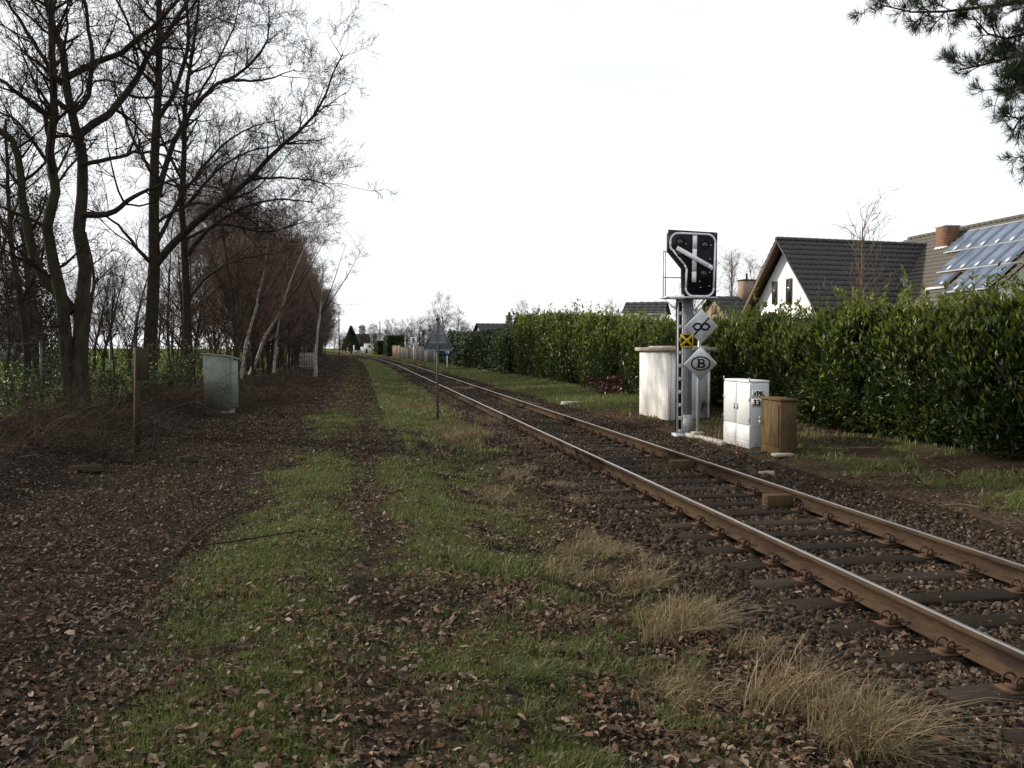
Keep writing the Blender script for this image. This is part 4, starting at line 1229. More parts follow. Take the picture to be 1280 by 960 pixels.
# prototypes that are copied
def straight_tree(name, label, cat, h, r0, trunk_m, twig_m, spread=.9, ang=.75, nl=26, dens=(1.6, 4, 3, 1), size=.8, group=None, t0=.2, up=.35, twig=.006, lean=(0, 0), seed=1, limb=.34, flat=1.0):
    global rng
    keep = rng; rng = np.random.default_rng(seed)
    t = thing(name, (0, 0, 0), label, cat, 0, group)
    D = np.array([[lean[0], lean[1], 1.0]])
    tr = walk(np.array([[0, 0, -.15]]), D, np.array([h]), 13, .045, .03)
    rr = lin(np.array([r0]), 14, .12); rr[0, 0] *= 1.4
    P, D, L, r = shoots(tr, rr, np.array([nl]), t0, ang, (h * limb * .6 * spread, h * limb * 1.3 * spread), .5, up, flat)
    r = np.clip(r, .012, r0 * .45)
    lb = walk(P, D, L, 6, .1, .05); lr = lin(r, 7, .25)
    V, f = join([tubes(tr, rr, 8), tubes(lb, lr, 5)])
    put('trunk', mesh_np('trunk', V, f, [trunk_m], None, True), t)
    n7 = 7
    hv, fn = ramify((lb, lr), L, dens, size, up * .5, twig, 0, flat)
    V, f = join(hv + fn)
    put('crown', mesh_np('crown', V, f, [twig_m], None), t)
    rng = keep
    return t

def place(first, protos, spots, labels=None):
    """spots: x, y, scale, turn; the first use of a prototype is the prototype itself"""
    res = []
    for k, (x_, y_, s_, a_) in enumerate(spots):
        i = k % len(protos)
        o = protos[i] if first[i] else copy_tree(protos[i])
        first[i] = False
        o.location = (x_, y_, float(gh(x_, y_)) - .02)
        o.scale = (s_, s_, s_ * random.uniform(.92, 1.08)); o.rotation_euler = (0, 0, a_)
        if labels: o['label'] = labels[k]
        res.append(o)
    return res

g_row = 'bare trees in the dense row along the path'
row = [straight_tree('bare_tree', 'slender bare tree in the dense brownish purple row along the path', 'tree', h, .13, M['bark'], M['twigp'], 1.0, .85, 34, (2.1, 5, 4, 1), .95, g_row, .1, .3, .008, (ln, 0), sd, .42) for h, ln, sd in ((10.2, .03, 3), (11.2, -.02, 4), (9.2, .06, 5), (10.6, .0, 6), (9.8, .05, 8))]
spots = []
yv = 44.0
while yv < 250:
    for X0 in ((-5.6, -8.2) if yv < 75 else (-5.3, -7.6, -10.2)):
        X = X0 + random.uniform(-.6, .6) + float(shift(yv))
        spots.append((X, yv + random.uniform(-1.5, 1.5), random.uniform(.8, 1.08) * (.84 if yv < 62 else 1), random.uniform(0, 6.28)))
    yv += 3.3 + (yv - 40) * .028
place([True] * 5, row, spots)
g_bk = 'bare trees behind the wire fence'
bk = [straight_tree('background_tree', 'thin dark bare tree behind the wire fence on the left', 'tree', h, .11, M['bark'], M['twig'], 1.0, .8, 22, (1.5, 4, 3, 1), .9, g_bk, .15, .3, .006, (ln, 0), sd) for h, ln, sd in ((8.5, .05, 13), (7.5, -.05, 14), (9.5, .02, 15))]
spots = []
for (px, Z_) in ((-35, 26), (14, 33), (44, 30), (66, 42), (128, 44), (8, 48), (160, 56), (118, 66), (214, 56), (-60, 36), (262, 60)):
    q = pix(px, 440, Z_)
    spots.append((q[0], q[1], random.uniform(.75, 1.15), random.uniform(0, 6.28)))
place([True] * 3, bk, spots)
# distant bare trees left of the field
g_fl = 'far bare trees across the left field'
fl = [straight_tree('far_tree', 'hazy bare tree at the far edge of the left field', 'tree', h, .2, M['bark'], M['twigp'], 1.1, .8, 24, (1.0, 4, 3, 0), 1.3, g_fl, .15, .3, .014, (0, 0), sd) for h, sd in ((9, 23), (11, 24))]
spots = []
for k in range(26):
    q = pix(-260 + k * 24 + random.uniform(-9, 9), 440, random.uniform(105, 150))
    spots.append((q[0], q[1], random.uniform(.7, 1.1), random.uniform(0, 6.28)))
place([True] * 2, fl, spots)

# birches with white stems
def birch(Z, stem, label, r0):
    return guided_tree('birch_tree', Z, [(stem, r0, r0 * .3)] + [([stem[2], (stem[2][0] + dx, stem[2][1] - 40), (stem[2][0] + 2 * dx, stem[2][1] - 90)], r0 * .4, .01) for dx in (-14, 16, 28)], label, M['birch'], M['twigp'], (2.2, 4, 4, 1), .8, 1.0, 0, 'birches in the tree row', .006, limb_m=M['bark'])
birch(44, [(300, 478), (308, 430), (320, 385), (328, 345), (335, 300)], 'white-stemmed birch leaning slightly, nearest behind the green cabinet', .085)
birch(50, [(312, 470), (330, 425), (350, 390), (362, 355), (372, 330), (384, 300)], 'strongly leaning birch with bright white stem', .1)
birch(56, [(342, 462), (346, 420), (352, 380), (358, 340), (362, 300)], 'thin upright birch behind the strongly leaning one', .075)
birch(60, [(394, 456), (396, 425), (400, 395), (402, 365), (404, 330)], 'birch with speckled white stem beside the pale gate', .11)

# trees on the right
pale = straight_tree('garden_tree', 'pale slender bare tree rising above the hedge before the white house', 'tree', 5.7, .08, M['twigl'], M['twigl'], .8, .55, 34, (1.3, 3, 2, 0), .7, None, .3, .5, .008, (-.06, 0), 35)
q = pix(1086, 440, 28.5); pale.location = (q[0], q[1], 0)
g_pop = 'poplars between signal and house'
pop = [straight_tree('poplar_tree', 'bare pale poplar far behind the hedge between signal and house', 'tree', 13, .16, M['twigl'], M['twigl'], .7, .5, 36, (1.2, 4, 3, 0), 1.0, g_pop, .12, .55, .014, (0, 0), sd) for sd in (41, 42)]
place([True] * 2, pop, [(*pix(px, 440, Z_)[:2], s_, a_) for px, Z_, s_, a_ in ((884, 112, .96, 0), (908, 108, 1.0, 1), (934, 112, 1.02, 2), (868, 120, .98, 3), (922, 122, 1.0, 4), (952, 118, .95, 2.2))], ['bare pale poplar half hidden by the signal panel edge', 'bare pale poplar standing midway between signal and brick chimney', 'bare pale poplar right behind the slender brick chimney', 'bare pale poplar hidden behind the signal panel', 'bare pale poplar just left of the slender brick chimney', 'bare pale poplar touching the white house verge'])
g_far = 'far bare trees right of the track'
fr_ = [straight_tree('roadside_tree', 'round-crowned bare tree far off beyond the gardens', 'tree', h, .17, M['bark'], M['bramble'], 1.25, .85, 30, (1.4, 5, 4, 0), 1.1, g_far, .1, .25, .017, (0, 0), sd) for h, sd in ((8.5, 51), (7.2, 52), (6.5, 53))]
place([True] * 3, fr_, [(*pix(px, 440, Z_)[:2], s_, a_) for px, Z_, s_, a_ in ((556, 135, 1.0, 0), (524, 165, .85, 1), (508, 180, .9, 2), (540, 160, .8, 3), (495, 230, .85, 4), (480, 260, .9, 5), (470, 300, .9, .4), (575, 150, .75, 1.5), (585, 190, .7, 2.6), (657, 120, .72, .6), (455, 340, 1.0, 1), (430, 330, 1.0, 3), (444, 360, .9, 2), (765, 105, .85, 4), (718, 95, .7, 2), (855, 90, .85, 3.4), (515, 250, 1.1, 3.3), (500, 300, 1.2, .8), (418, 300, 1.0, 4.4), (462, 262, .95, 1), (474, 270, 1.0, 2), (488, 262, 1.0, 3), (503, 270, .9, 4), (516, 205, .8, 5), (530, 200, .85, .5), (544, 190, .8, 1.5), (562, 180, .8, 2.5), (452, 300, .8, 3.5), (433, 290, .75, 4.5), (426, 310, .85, 5.5), (468, 235, .8, .3), (572, 125, .8, .9), (484, 300, 1.2, 2.9), (535, 215, .9, 4.9), *[(500 + k * 5.2, max(118 + (k * 37) % 60, 12.5 * F / (49 + k * 5.2)), .42 + .02 * (k % 6), k * 1.1) for k in range(18)], *[(424 + k * 4.5, 275 + (k * 29) % 50, .5 + .03 * (k % 5), k * 1.3) for k in range(12)])])

# ------------------------------------------------------------------ leafy things
def leafp(wd, fold, bend):
    return (np.array([[0, 0, 0], [-wd * .8, .35, fold], [0, .4, 0], [wd * .8, .35, fold], [-wd, .65, fold - bend * .5], [0, .68, -bend * .6], [wd, .65, fold - bend * .5], [0, 1, -bend]]),
            [[[0, 2, 1], [0, 3, 2], [4, 5, 7], [5, 6, 7]], [[1, 2, 5, 4], [2, 3, 6, 5]]])
LAUREL = [leafp(.17, .06, .1), leafp(.19, .1, .25), leafp(.16, .04, .0), leafp(.2, .12, .4)]
ROUND = [leafp(.34, .05, .1), leafp(.4, .1, .2)]

def aim(D, roll=None):
    """rotation matrices whose local y runs along D and whose local z leans up"""
    D = D / (np.linalg.norm(D, axis=1)[:, None] + 1e-9)
    z = np.tile([0., 0, 1], (len(D), 1)) + rng.normal(0, .45, D.shape)
    x_ = np.cross(D, z); x_ /= np.linalg.norm(x_, axis=1)[:, None] + 1e-9
    z = np.cross(x_, D)
    return np.stack([x_, D, z], -1)

def hedge_top(y):
    return 2.36 + .72 * sst(27, 42, y) + .35 * sst(40, 55, y) + (fbm(y * .8, y * 0 + 3, 61) - .5) * .75 + .35 * sst(15, 11, y)
def hedge_face(y):
    return 9.45 + (fbm(y * .55, 0 * y + 9, 62) - .5) * 1.0 - .35 * sst(11, 7, y)

hd = thing('laurel_hedge', gp(10.5, 28), 'long tall glossy green laurel hedge behind the cabinets and shed', 'hedge')
base = np.array(hd.location)
n = 150000
y = np.exp(rng.uniform(math.log(7.5), math.log(58), n))
h01 = rng.random(n) ** .85
top = hedge_top(y); fc = hedge_face(y)
dep = np.abs(rng.normal(0, .26, n))
kind = rng.random(n)
bulge = (fbm(y * 1.1, h01 * 1.6, 63) - .5) * 1.7 + (fbm(y * 3.5, h01 * 6, 67) - .5) * .5
roundtop = .55 * sst(.72, 1.0, h01) ** 2 + .2 * sst(.25, 0, h01)
X = fc + dep + bulge * .55 + roundtop
Z = .12 + (top - .12) * h01
tp = kind < .22                                                     # the top surface
X = np.where(tp, fc + .3 + rng.random(n) * 1.9, X)
Z = np.where(tp, top - .1 - np.abs(rng.normal(0, .16, n)) + (fbm(X * 1.6, y * 1.6, 64) - .5) * .5, Z)
gapn = fbm(y * 2.6, Z * 2.6, 66)
keep = (rng.random(n) < sst(.26, .5, gapn) * .9 + .1) | tp
X, y, Z, h01, tp, top = X[keep], y[keep], Z[keep], h01[keep], tp[keep], top[keep]
n = len(X)
D = np.c_[-.45 + rng.normal(0, .5, n), rng.normal(0, .5, n), .35 + 1.0 * np.where(tp, 1, h01) + rng.normal(0, .4, n)]
Sz = rng.uniform(.085, .145, n) * (1 + .011 * np.clip(y - 10, 0, None))
V1, F1 = scatter(LAUREL, np.c_[X, y, Z + gh(X, y) * .0] - base, Sz, aim(D))
# upright shoots standing out of the top
ns = 650
sy = np.exp(rng.uniform(math.log(7.5), math.log(58), ns)); sx = hedge_face(sy) + rng.uniform(.1, 1.6, ns)
sh_ = rng.uniform(.12, .5, ns)
sh_[rng.random(ns) < .07] *= 1.9
sp_ = walk(np.c_[sx, sy, hedge_top(sy) - .25], np.c_[rng.normal(0, .15, ns), rng.normal(0, .15, ns), np.ones(ns)], sh_ + .25, 4, .08, 0)
k = 13
ii = np.repeat(np.arange(ns), k); tt = rng.random(len(ii)) ** .7 * 3.999; fi = tt.astype(int)
pp_ = sp_[ii, fi] + (sp_[ii, fi + 1] - sp_[ii, fi]) * (tt - fi)[:, None]
a = rng.uniform(0, 6.28, len(ii))
D2 = np.c_[np.cos(a) * .6, np.sin(a) * .6, .75 + .3 * rng.random(len(ii))]
V2, F2 = scatter(LAUREL, pp_ - base, rng.uniform(.08, .13, len(ii)) * (1 + .008 * pp_[:, 1]), aim(D2))
tps = rng.random(len(X)) < np.where(tp, .42, .05 + .36 * sst(.4, .95, h01))  # paler copies thicken towards the top: painted sunlight beside new growth
put('foliage', mesh_np('foliage', V1, F1, [M['laurel']], None, True), hd)
V1, F1 = scatter(LAUREL, np.c_[X, y, Z][tps] - base + rng.normal(0, .05, (tps.sum(), 3)) - [.06, 0, 0], Sz[tps] * 1.05, aim(D[tps] + [0, 0, .5]))
V, f = join([(V1, F1), (V2, F2)])
put('shoots_and_lit_leaves', mesh_np('shoots_and_lit_leaves', V, f, [M['shoot']], None, True), hd)
# inner leaves and stems that keep the light out
n = 26000
y = np.exp(rng.uniform(math.log(7.5), math.log(58), n)); X = hedge_face(y) + .55 + rng.random(n) * 1.3; Z = rng.uniform(.1, 1, n) * (hedge_top(y) - .35)
D = rng.normal(0, 1, (n, 3))
V1, F1 = scatter(LPQ, np.c_[X, y, Z] - base, rng.uniform(.2, .36, n), aim(D))
put('inner_foliage', mesh_np('inner_foliage', V1, F1, [M['ivy']], None), hd)
ns = 260
sy = np.exp(rng.uniform(math.log(8), math.log(58), ns)); sx = hedge_face(sy) + rng.uniform(.15, 1.4, ns)
st = walk(np.c_[sx, sy, gh(sx, sy) - .05], np.c_[rng.normal(-.15, .2, ns), rng.normal(0, .2, ns), np.ones(ns)], np.full(ns, 2.2), 6, .12, .02)
V1, q1 = tubes(st - base, lin(rng.uniform(.01, .025, ns), 7, .4), 4)
tag(put('stems', mesh_np('stems', V1, [q1], [M['bramble']], None), hd), kind='stuff')

def bush(name, c, rx, ry, rz, n, proto, size, mt, label, cat='bush', stems=14, group=None, sink=.5, inner=True):
    """an uneven leafy bush: lumps of leaves on stems"""
    t = thing(name, (c[0], c[1], float(gh(c[0], c[1]))), label, cat, 0, group)
    nl = 9
    lc = rng.normal(0, .5, (nl, 3)); lc[:, 2] = np.abs(lc[:, 2]) * .9 + .1
    lr = rng.uniform(.35, .7, nl)
    k = rng.integers(0, nl, n)
    v = rng.normal(0, 1, (n, 3)); v /= np.linalg.norm(v, axis=1)[:, None]
    p = lc[k] + v * (lr[k] * rng.uniform(.6, 1.05, n))[:, None]
    p = p * np.array([rx, ry, rz]); ok = p[:, 2] > .03
    p, v = p[ok], v[ok]
    D = v + rng.normal(0, .5, v.shape) + np.array([0, 0, .3])
    V1, F1 = scatter(proto, p, rng.uniform(.7, 1.2, len(p)) * size, aim(D))
    put('foliage', mesh_np('foliage', V1, F1, [mt], None, True), t)
    d = rng.normal(0, .5, (stems, 3)); d[:, 2] = 1
    st = walk(np.c_[rng.normal(0, .12, stems) * rx, rng.normal(0, .12, stems) * ry, np.full(stems, -.05)], d, rng.uniform(.7, 1.2, stems) * rz, 5, .15, .02)
    V1, q1 = tubes(st, lin(np.full(stems, .015), 6, .35), 4)
    tag(put('stems', mesh_np('stems', V1, [q1], [M['bramble']], None), t), kind='stuff')
    return t
def bpx(px, Z_): return pix(px, 440, Z_)
bush('evergreen_bush', bpx(208, 28.5), 1.0, .8, 1.1, 3200, ROUND, .07, M['holly'], 'dark leafy evergreen bush behind the old brown post')
bush('evergreen_bush', bpx(150, 22.5), .9, .7, 1.05, 3000, ROUND, .06, M['holly'], 'dark evergreen bush between thick tree and old post')
bush('evergreen_bush', bpx(30, 20.5), 1.1, .8, 1.1, 3200, ROUND, .06, M['holly'], 'dark evergreen bush at the frame edge left of the trees')
bush('evergreen_bush', bpx(70, 24), .9, .8, 1.7, 4200, ROUND, .065, M['ivy'], 'ivy bush crowding behind the thick sinuous trunk')
bush('withered_shrub', bpx(268, 36), 1.5, 1.3, 2.4, 1500, ROUND, .08, M['oakdry'], 'shrub still holding withered brown leaves behind the green cabinet')
bush('withered_shrub', bpx(225, 25.0), .5, .4, .4, 320, ROUND, .07, M['oakdry'], 'low withered plant at the green cabinet foot')
bush('laurel_bush', (11.2, 44.5, 0), 1.2, 1.5, 2.55, 3200, LAUREL, .2, M['redleaf'], 'dark red-leaved bush peeking over the laurel hedge')
def leaf_wall(y0, y1, x0, h, n, proto, size, mt, label):
    t = thing('ivy_hedge', gp(x0 + .5, y0), label, 'hedge')
    b = np.array(t.location)
    y = rng.uniform(y0, y1, n); h01 = rng.random(n)
    top = h + (fbm(y * .4, 0 * y, 71) - .5) * 1.1
    tp = rng.random(n) < .25
    X = x0 + float(shift((y0 + y1) / 2)) + np.abs(rng.normal(0, .3, n)) + (fbm(y * .9, h01 * 3, 72) - .5) * 1.2 + np.where(tp, rng.random(n) * 1.6, 0)
    Z = np.where(tp, top - np.abs(rng.normal(0, .2, n)), .05 + top * h01)
    D = np.c_[-.5 + rng.normal(0, .6, n), rng.normal(0, .6, n), .2 + rng.normal(0, .5, n)]
    V1, F1 = scatter(proto, np.c_[X, y, Z] - b, rng.uniform(.7, 1.3, n) * size, aim(D))
    put('foliage', mesh_np('foliage', V1, F1, [mt], None, True), t)
    k = n // 5
    y = rng.uniform(y0, y1, k)
    V1, F1 = scatter(LPQ, np.c_[x0 + float(shift((y0 + y1) / 2)) + .4 + rng.random(k) * 1.1, y, rng.uniform(.05, h - .5, k)] - b, rng.uniform(.3, .55, k), aim(rng.normal(0, 1, (k, 3))))
    put('inner_foliage', mesh_np('inner_foliage', V1, F1, [M['ivy']], None), t)
leaf_wall(57, 76, 9.2, 2.75, 12000, ROUND, .16, M['ivy'], 'dark ivy-covered hedge just beyond the long laurel hedge')
leaf_wall(76.5, 108, 9.0, 3.0, 13000, ROUND, .2, M['conifer'], 'farther unkempt hedge behind the blue sign, ending at the grey fence')
bush('laurel_bush', (9.9, 58.5, 0), 1.0, 2.6, 2.9, 5200, LAUREL, .2, M['laurel'], 'bushy laurel at the far end of the long hedge')
bush('withered_shrub', (9.0, 9.9, 0), .5, .6, .38, 420, ROUND, .07, M['oakdry'], 'withered orange-brown bracken under the hedge at the right edge')
bush('withered_shrub', (9.2, 34, 0), .5, 2.5, .5, 700, ROUND, .11, M['redleaf'], 'low dark red shrubs at the foot of the far laurel')
bush('evergreen_bush', bpx(52, 46), 1.6, 1.6, 5.2, 6500, ROUND, .14, M['ivy'], 'tall dark ivy column among the left background trees')

# brambles: arching canes
def bramble(c, rx, ry, h, n, label, mt, group='bramble thickets under the left trees'):
    t = thing('bramble_thicket', (c[0], c[1], float(gh(c[0], c[1]))), label, 'brambles', 0, group)
    P = np.c_[rng.normal(0, .5, n) * rx, rng.normal(0, .5, n) * ry, np.zeros(n)]
    P[:, 2] = gh(P[:, 0] + c[0], P[:, 1] + c[1]) - t.location[2] - .03
    D = rng.normal(0, .8, (n, 3)); D[:, 2] = rng.uniform(.4, 1.3, n)
    L = rng.uniform(.5, 1.5, n) * h * 1.5
    pts = walk(P, D, L, 8, .2, -.22)
    low = gh(pts[..., 0] + c[0], pts[..., 1] + c[1]) - t.location[2]
    pts[..., 2] = np.maximum(pts[..., 2], low + .01)
    r = rng.uniform(.0025, .007, n)
    a1 = tubes(pts, lin(r, 9, .5), 3)
    P, D, L, r = shoots(pts, lin(r, 9, .5), np.full(n, 3), .2, .8, (.15, .5), .6, 0)
    a2 = tubes(walk(P, D, L, 2, .2, -.05), lin(np.clip(r, .002, .004), 3, .6), 3)
    V, f = join([a1, a2])
    put('canes', mesh_np('canes', V, f, [mt], None), t)
    return t
for (px, Z_, rx, ry, h, n, lab) in ((215, 24.5, 1.2, 1.0, 1.1, 420, 'dark tangled bramble heap between old post and green cabinet'),
        (325, 31, 1.6, 2.2, 1.2, 560, 'brown bramble heap just right of the green cabinet'),
        (370, 46, 1.2, 5, 1.0, 420, 'low brambles in front of the pale gate'),
        (40, 16.2, 1.6, 1.2, .9, 420, 'tangle of dead canes at the left frame edge'),
        (95, 15.0, 1.4, .9, .6, 300, 'sprawling pale canes around the thick trunk foot'),
        (120, 18.5, 1.5, 1.0, 1.1, 380, 'brambles standing between thick tree and old post'),
        (-60, 13.5, 1.5, 1.2, .8, 300, 'low dead canes cut by the left frame edge, nearest of all'),
        (270, 28, 1.2, .8, .8, 260, 'thin brambles directly behind the green cabinet')):
    bramble(bpx(px, Z_), rx, ry, h, n, lab, M['bramble'])
# upright bare bushes behind the fence fill the lower left
sb = [straight_tree('bare_shrub', 'many-twigged bare shrub behind the wire fence', 'shrub', 3.2, .035, M['bramble'], M['bramble'], 1.6, .7, 30, (1.6, 4, 3, 0), .5, 'bare shrubs behind the wire fence', .03, .35, .004, (0, 0), sd, .5) for sd in (61, 62, 63)]
place([True] * 3, sb, [(*bpx(px, Z_)[:2], s_, a_) for px, Z_, s_, a_ in ((10, 24, 1, 0), (-40, 22, 1.1, 1), (60, 30, 1.1, 2), (140, 28, 1, 3), (165, 36, 1.1, 4), (215, 38, 1.2, 5), (285, 40, 1.2, .5), (262, 46, 1.3, 1.7), (330, 52, 1.3, 2.4), (310, 60, 1.3, 3.1), (355, 62, 1.3, 4.1), (372, 74, 1.3, .2), (378, 85, 1.5, 1.2), (300, 70, 1.4, 2.2), (250, 60, 1.3, 3.3), (110, 45, 1.2, 4.4), (30, 45, 1.2, 5.5), (390, 110, 1.6, 2), (394, 130, 1.6, 1), (386, 100, 1.5, 0))])

# twig on the path, dirt clod
tw = thing('fallen_branch', G(222, 697), 'long thin forked branch lying across the path', 'branch')
b0 = np.array(tw.location)
m = MB()
m.tube(resample(np.array([G(222, 697) + [0, 0, .02], G(245, 675) + [0, 0, .05], G(285, 650) + [0, 0, .06], G(340, 625) + [0, 0, .03], G(350, 618) + [0, 0, .02]]), 12)[0] - b0, np.linspace(.013, .005, 12), 6); m.build('stem', M['bark'], tw, True)
m = MB(); m.tube(resample(np.array([G(222, 697) + [0, 0, .02], G(240, 688) + [0, 0, .03], G(300, 682) + [0, 0, .05], G(360, 671) + [0, 0, .04], G(398, 662) + [0, 0, .02]]), 12)[0] - b0, np.linspace(.012, .004, 12), 6); m.build('side_stem', M['bark'], tw, True)
pebble(232, 578, (.34, .3, .09), 'dark clod of earth beside the old brown post', M['bark'], 'earth_clod')
for k, (px, py, a_, L_, lab) in enumerate(((1150, 598, .4, .5, 'pale dead stick in the right verge, the shorter one'), (1195, 598, 1.2, .9, 'long pale dead stick lying in the right verge grass'), (1232, 640, 2.2, .45, 'small stick on bare soil at the right edge'))):
    p = G(px, py); dv = np.array([math.cos(a_), math.sin(a_), 0])
    pts = np.array([[0, 0, .03], dv * L_ * .5 + [0, 0, .06], dv * L_ + [0, 0, .03]])
    tag(put('dead_stick', MB().tube(resample(pts, 6)[0], np.linspace(.012, .006, 6), 5).mesh('dead_stick', M['twigl']), None, p), lab, 'stick')

# ------------------------------------------------------------------ pine at the right
Zp = 12.5
pb = pix(1440, 440, Zp + .6)
pine = thing('pine_tree', (pb[0], pb[1], float(gh(pb[0], pb[1]))), 'dark pine whose needled branches hang in from the right', 'tree')
b0 = np.array(pine.location)
tr = np.array([[0, 0, -.1], [.05, .03, 2.5], [-.05, 0, 5], [.0, .05, 7.5], [.05, 0, 9.5]])
rs = resample(tr, 14)[0]
gl = [[(1440, -60), (1340, -10), (1280, 2), (1220, 10), (1150, 16), (1100, 6)], [(1440, -20), (1350, 20), (1290, 40), (1245, 48), (1215, 20)], [(1440, 60), (1340, 62), (1290, 66), (1240, 78), (1198, 88)],
      [(1440, 120), (1340, 112), (1300, 130), (1275, 150), (1264, 166)], [(1440, 190), (1340, 180), (1300, 190), (1280, 204)], [(1440, -100), (1330, -60), (1250, -30), (1180, -12), (1130, -4)], [(1440, 90), (1350, 90), (1290, 104), (1248, 112)], [(1440, -130), (1360, -90), (1300, -50), (1270, 0)], [(1440, 20), (1370, 40), (1310, 90), (1282, 110)]]
A, Rr, LL = [], [], []
for g in gl:
    dz = random.uniform(-.9, .9)
    p_, ln = resample(np.array([pix(a, b, Zp + .6 + (dz - .6) * k / (len(g) - 1)) for k, (a, b) in enumerate(g)]), 10)
    p_[0] = [b0[0], b0[1], p_[0][2]]
    A.append(p_ - b0); Rr.append(np.linspace(.05, .008, 10)); LL.append(ln)
# boughs on the other sides, out of the frame
for k in range(12):
    a = random.uniform(0, 6.28); z_ = 4.2 + k * .4; L_ = random.uniform(1.2, 2.6)
    if math.cos(a) < .1: a += math.pi
    p_ = resample(np.array([[0, 0, z_], [math.cos(a) * L_ * .5, math.sin(a) * L_ * .5, z_ + .05], [math.cos(a) * L_, math.sin(a) * L_, z_ - .15]]), 10)[0]
    A.append(p_); Rr.append(np.linspace(.045, .008, 10)); LL.append(L_)
A, Rr = np.array(A), np.array(Rr)
V, q = join([tubes(rs[None], np.linspace(.17, .05, 14)[None], 9), tubes(A, Rr, 6)])
put('trunk', mesh_np('trunk', V, q, [M['bark']], None, True), pine)
P, D, L, r = shoots(A, Rr, np.full(len(A), 20), .42, .8, (.25, .75), .6, .05)
p2 = walk(P, D, L, 4, .16, .05); r2 = lin(np.clip(r, .004, .009), 5, .6)
P, D, L, r = shoots(p2, r2, np.full(len(p2), 7), .25, .7, (.12, .3), .7, .1)
p3 = walk(P, D, L, 2, .16, .08); r3 = lin(np.clip(r, .003, .005), 3, .8)
V, f = join([tubes(p2, r2, 4), tubes(p3, r3, 3)])
put('twigs', mesh_np('twigs', V, f, [M['bark']], None), pine)
P, D, L, r = shoots(p3, r3, np.full(len(p3), 27), .35, .75, (.06, .12), 1, .1)
nl = len(P)
P2, D2, L2b, r = shoots(p2, r2, np.full(len(p2), 14), .7, .75, (.06, .12), 1, .1)
P = np.concatenate([P, P2]); D = np.concatenate([D, D2])
V1, F1 = scatter([(np.array([[-.03, 0, 0], [.03, 0, 0], [.018, 1, .05], [-.018, 1, .05]]), [[[0, 1, 2, 3]]])], P, rng.uniform(.07, .125, len(P)), aim(D))
put('needles', mesh_np('needles', V1, F1, [M['needle']], None), pine)

# ------------------------------------------------------------------ houses
def tile_roof(mb, o, a, La, s, Ls, n, mi=0, tw=.30, th=.34, amp=.022):
    """pantiles: o ridge corner, a along the ridge, s down the slope, n outward"""
    o, a, s, n = (np.asarray(v, float) for v in (o, a, s, n))
    cols = max(8, int(La / tw) * 4); rows = max(1, int(round(Ls / th))); th = Ls / rows
    xs = np.linspace(0, La, cols + 1)
    wv = amp * np.sin(xs / tw * 2 * math.pi) + .6 * amp * np.sin(xs / tw * 4 * math.pi + 1)
    for r in range(rows):
        jit = rng.normal(0, .003, cols + 1)
        A_ = o + xs[:, None] * a + s * (r * th) + n * (wv + jit)[:, None]
        B_ = o + xs[:, None] * a + s * ((r + 1) * th + .02) + n * (wv + .045 + jit)[:, None]
        C_ = o + xs[:, None] * a + s * ((r + 1) * th + .018) + n * (wv + .0 + jit)[:, None]
        k = cols + 1; i = np.arange(cols)
        q = np.concatenate([np.stack([i, i + k, i + k + 1, i + 1], -1), np.stack([i + k, i + 2 * k, i + 2 * k + 1, i + k + 1], -1)])
        mb.add(np.concatenate([A_, B_, C_]), q, m=mi)

def wall_prism(poly, x0, x1, mt, name, parent):
    """polygon in local y, z extruded along x"""
    p = np.asarray(poly, float); n = len(p)
    m = MB()
    V = np.concatenate([np.c_[np.full(n, x0), p], np.c_[np.full(n, x1), p]])
    m.add(V, [[k, (k + 1) % n, n + (k + 1) % n, n + k] for k in range(n)], [list(range(n - 1, -1, -1)), list(range(n, 2 * n))])
    return m.build(name, mt, parent)

# the white gable house with its long wing
RA, RB = pix(970, 299, 45), pix(1158, 307, 47.8)
ua = (RB - RA)[:2]; La = float(np.hypot(*ua)); ua = ua / La
zr = float((RA[2] + RB[2]) / 2)
hs = thing('white_house', (RA[0], RA[1], 0), 'white gabled house with dark tiled roof, solar panels and brick chimney', 'house', math.atan2(ua[1], ua[0]))
Mi = Matrix.Rotation(-math.atan2(ua[1], ua[0]), 3, 'Z')
def loc(p):
    v = Mi @ Vector((p[0] - RA[0], p[1] - RA[1], p[2])); return np.array(v)
sa = R(48.5); W2 = (zr - 2.4) / math.tan(sa)
c_, s_ = math.cos(sa), math.sin(sa)
XA = La + 1.6
wall_prism([(-W2 + .35, -.3), (W2 - .35, -.3), (W2 - .35, 2.6), (0, zr - .42), (-W2 + .35, 2.6)], .55, XA, M['render'], 'gable_wall', hs)
m = MB(); tile_roof(m, (0, 0, zr), (1, 0, 0), XA, (0, -c_, -s_), W2 / c_, (0, -s_, c_)); tile_roof(m, (0, 0, zr), (1, 0, 0), XA, (0, c_, -s_), W2 / c_, (0, s_, c_))
ra = m.build('roof', M['roof'], hs)
ra['label'] = 'dark tiled roof of the gabled wing'
m = MB()
for k in range(int(XA / .4)): m.tube([(k * .4, 0, zr + .02), (k * .4 + .41, 0, zr + .035)], .11, 8)
m.build('ridge_tiles', M['roof'], ra)
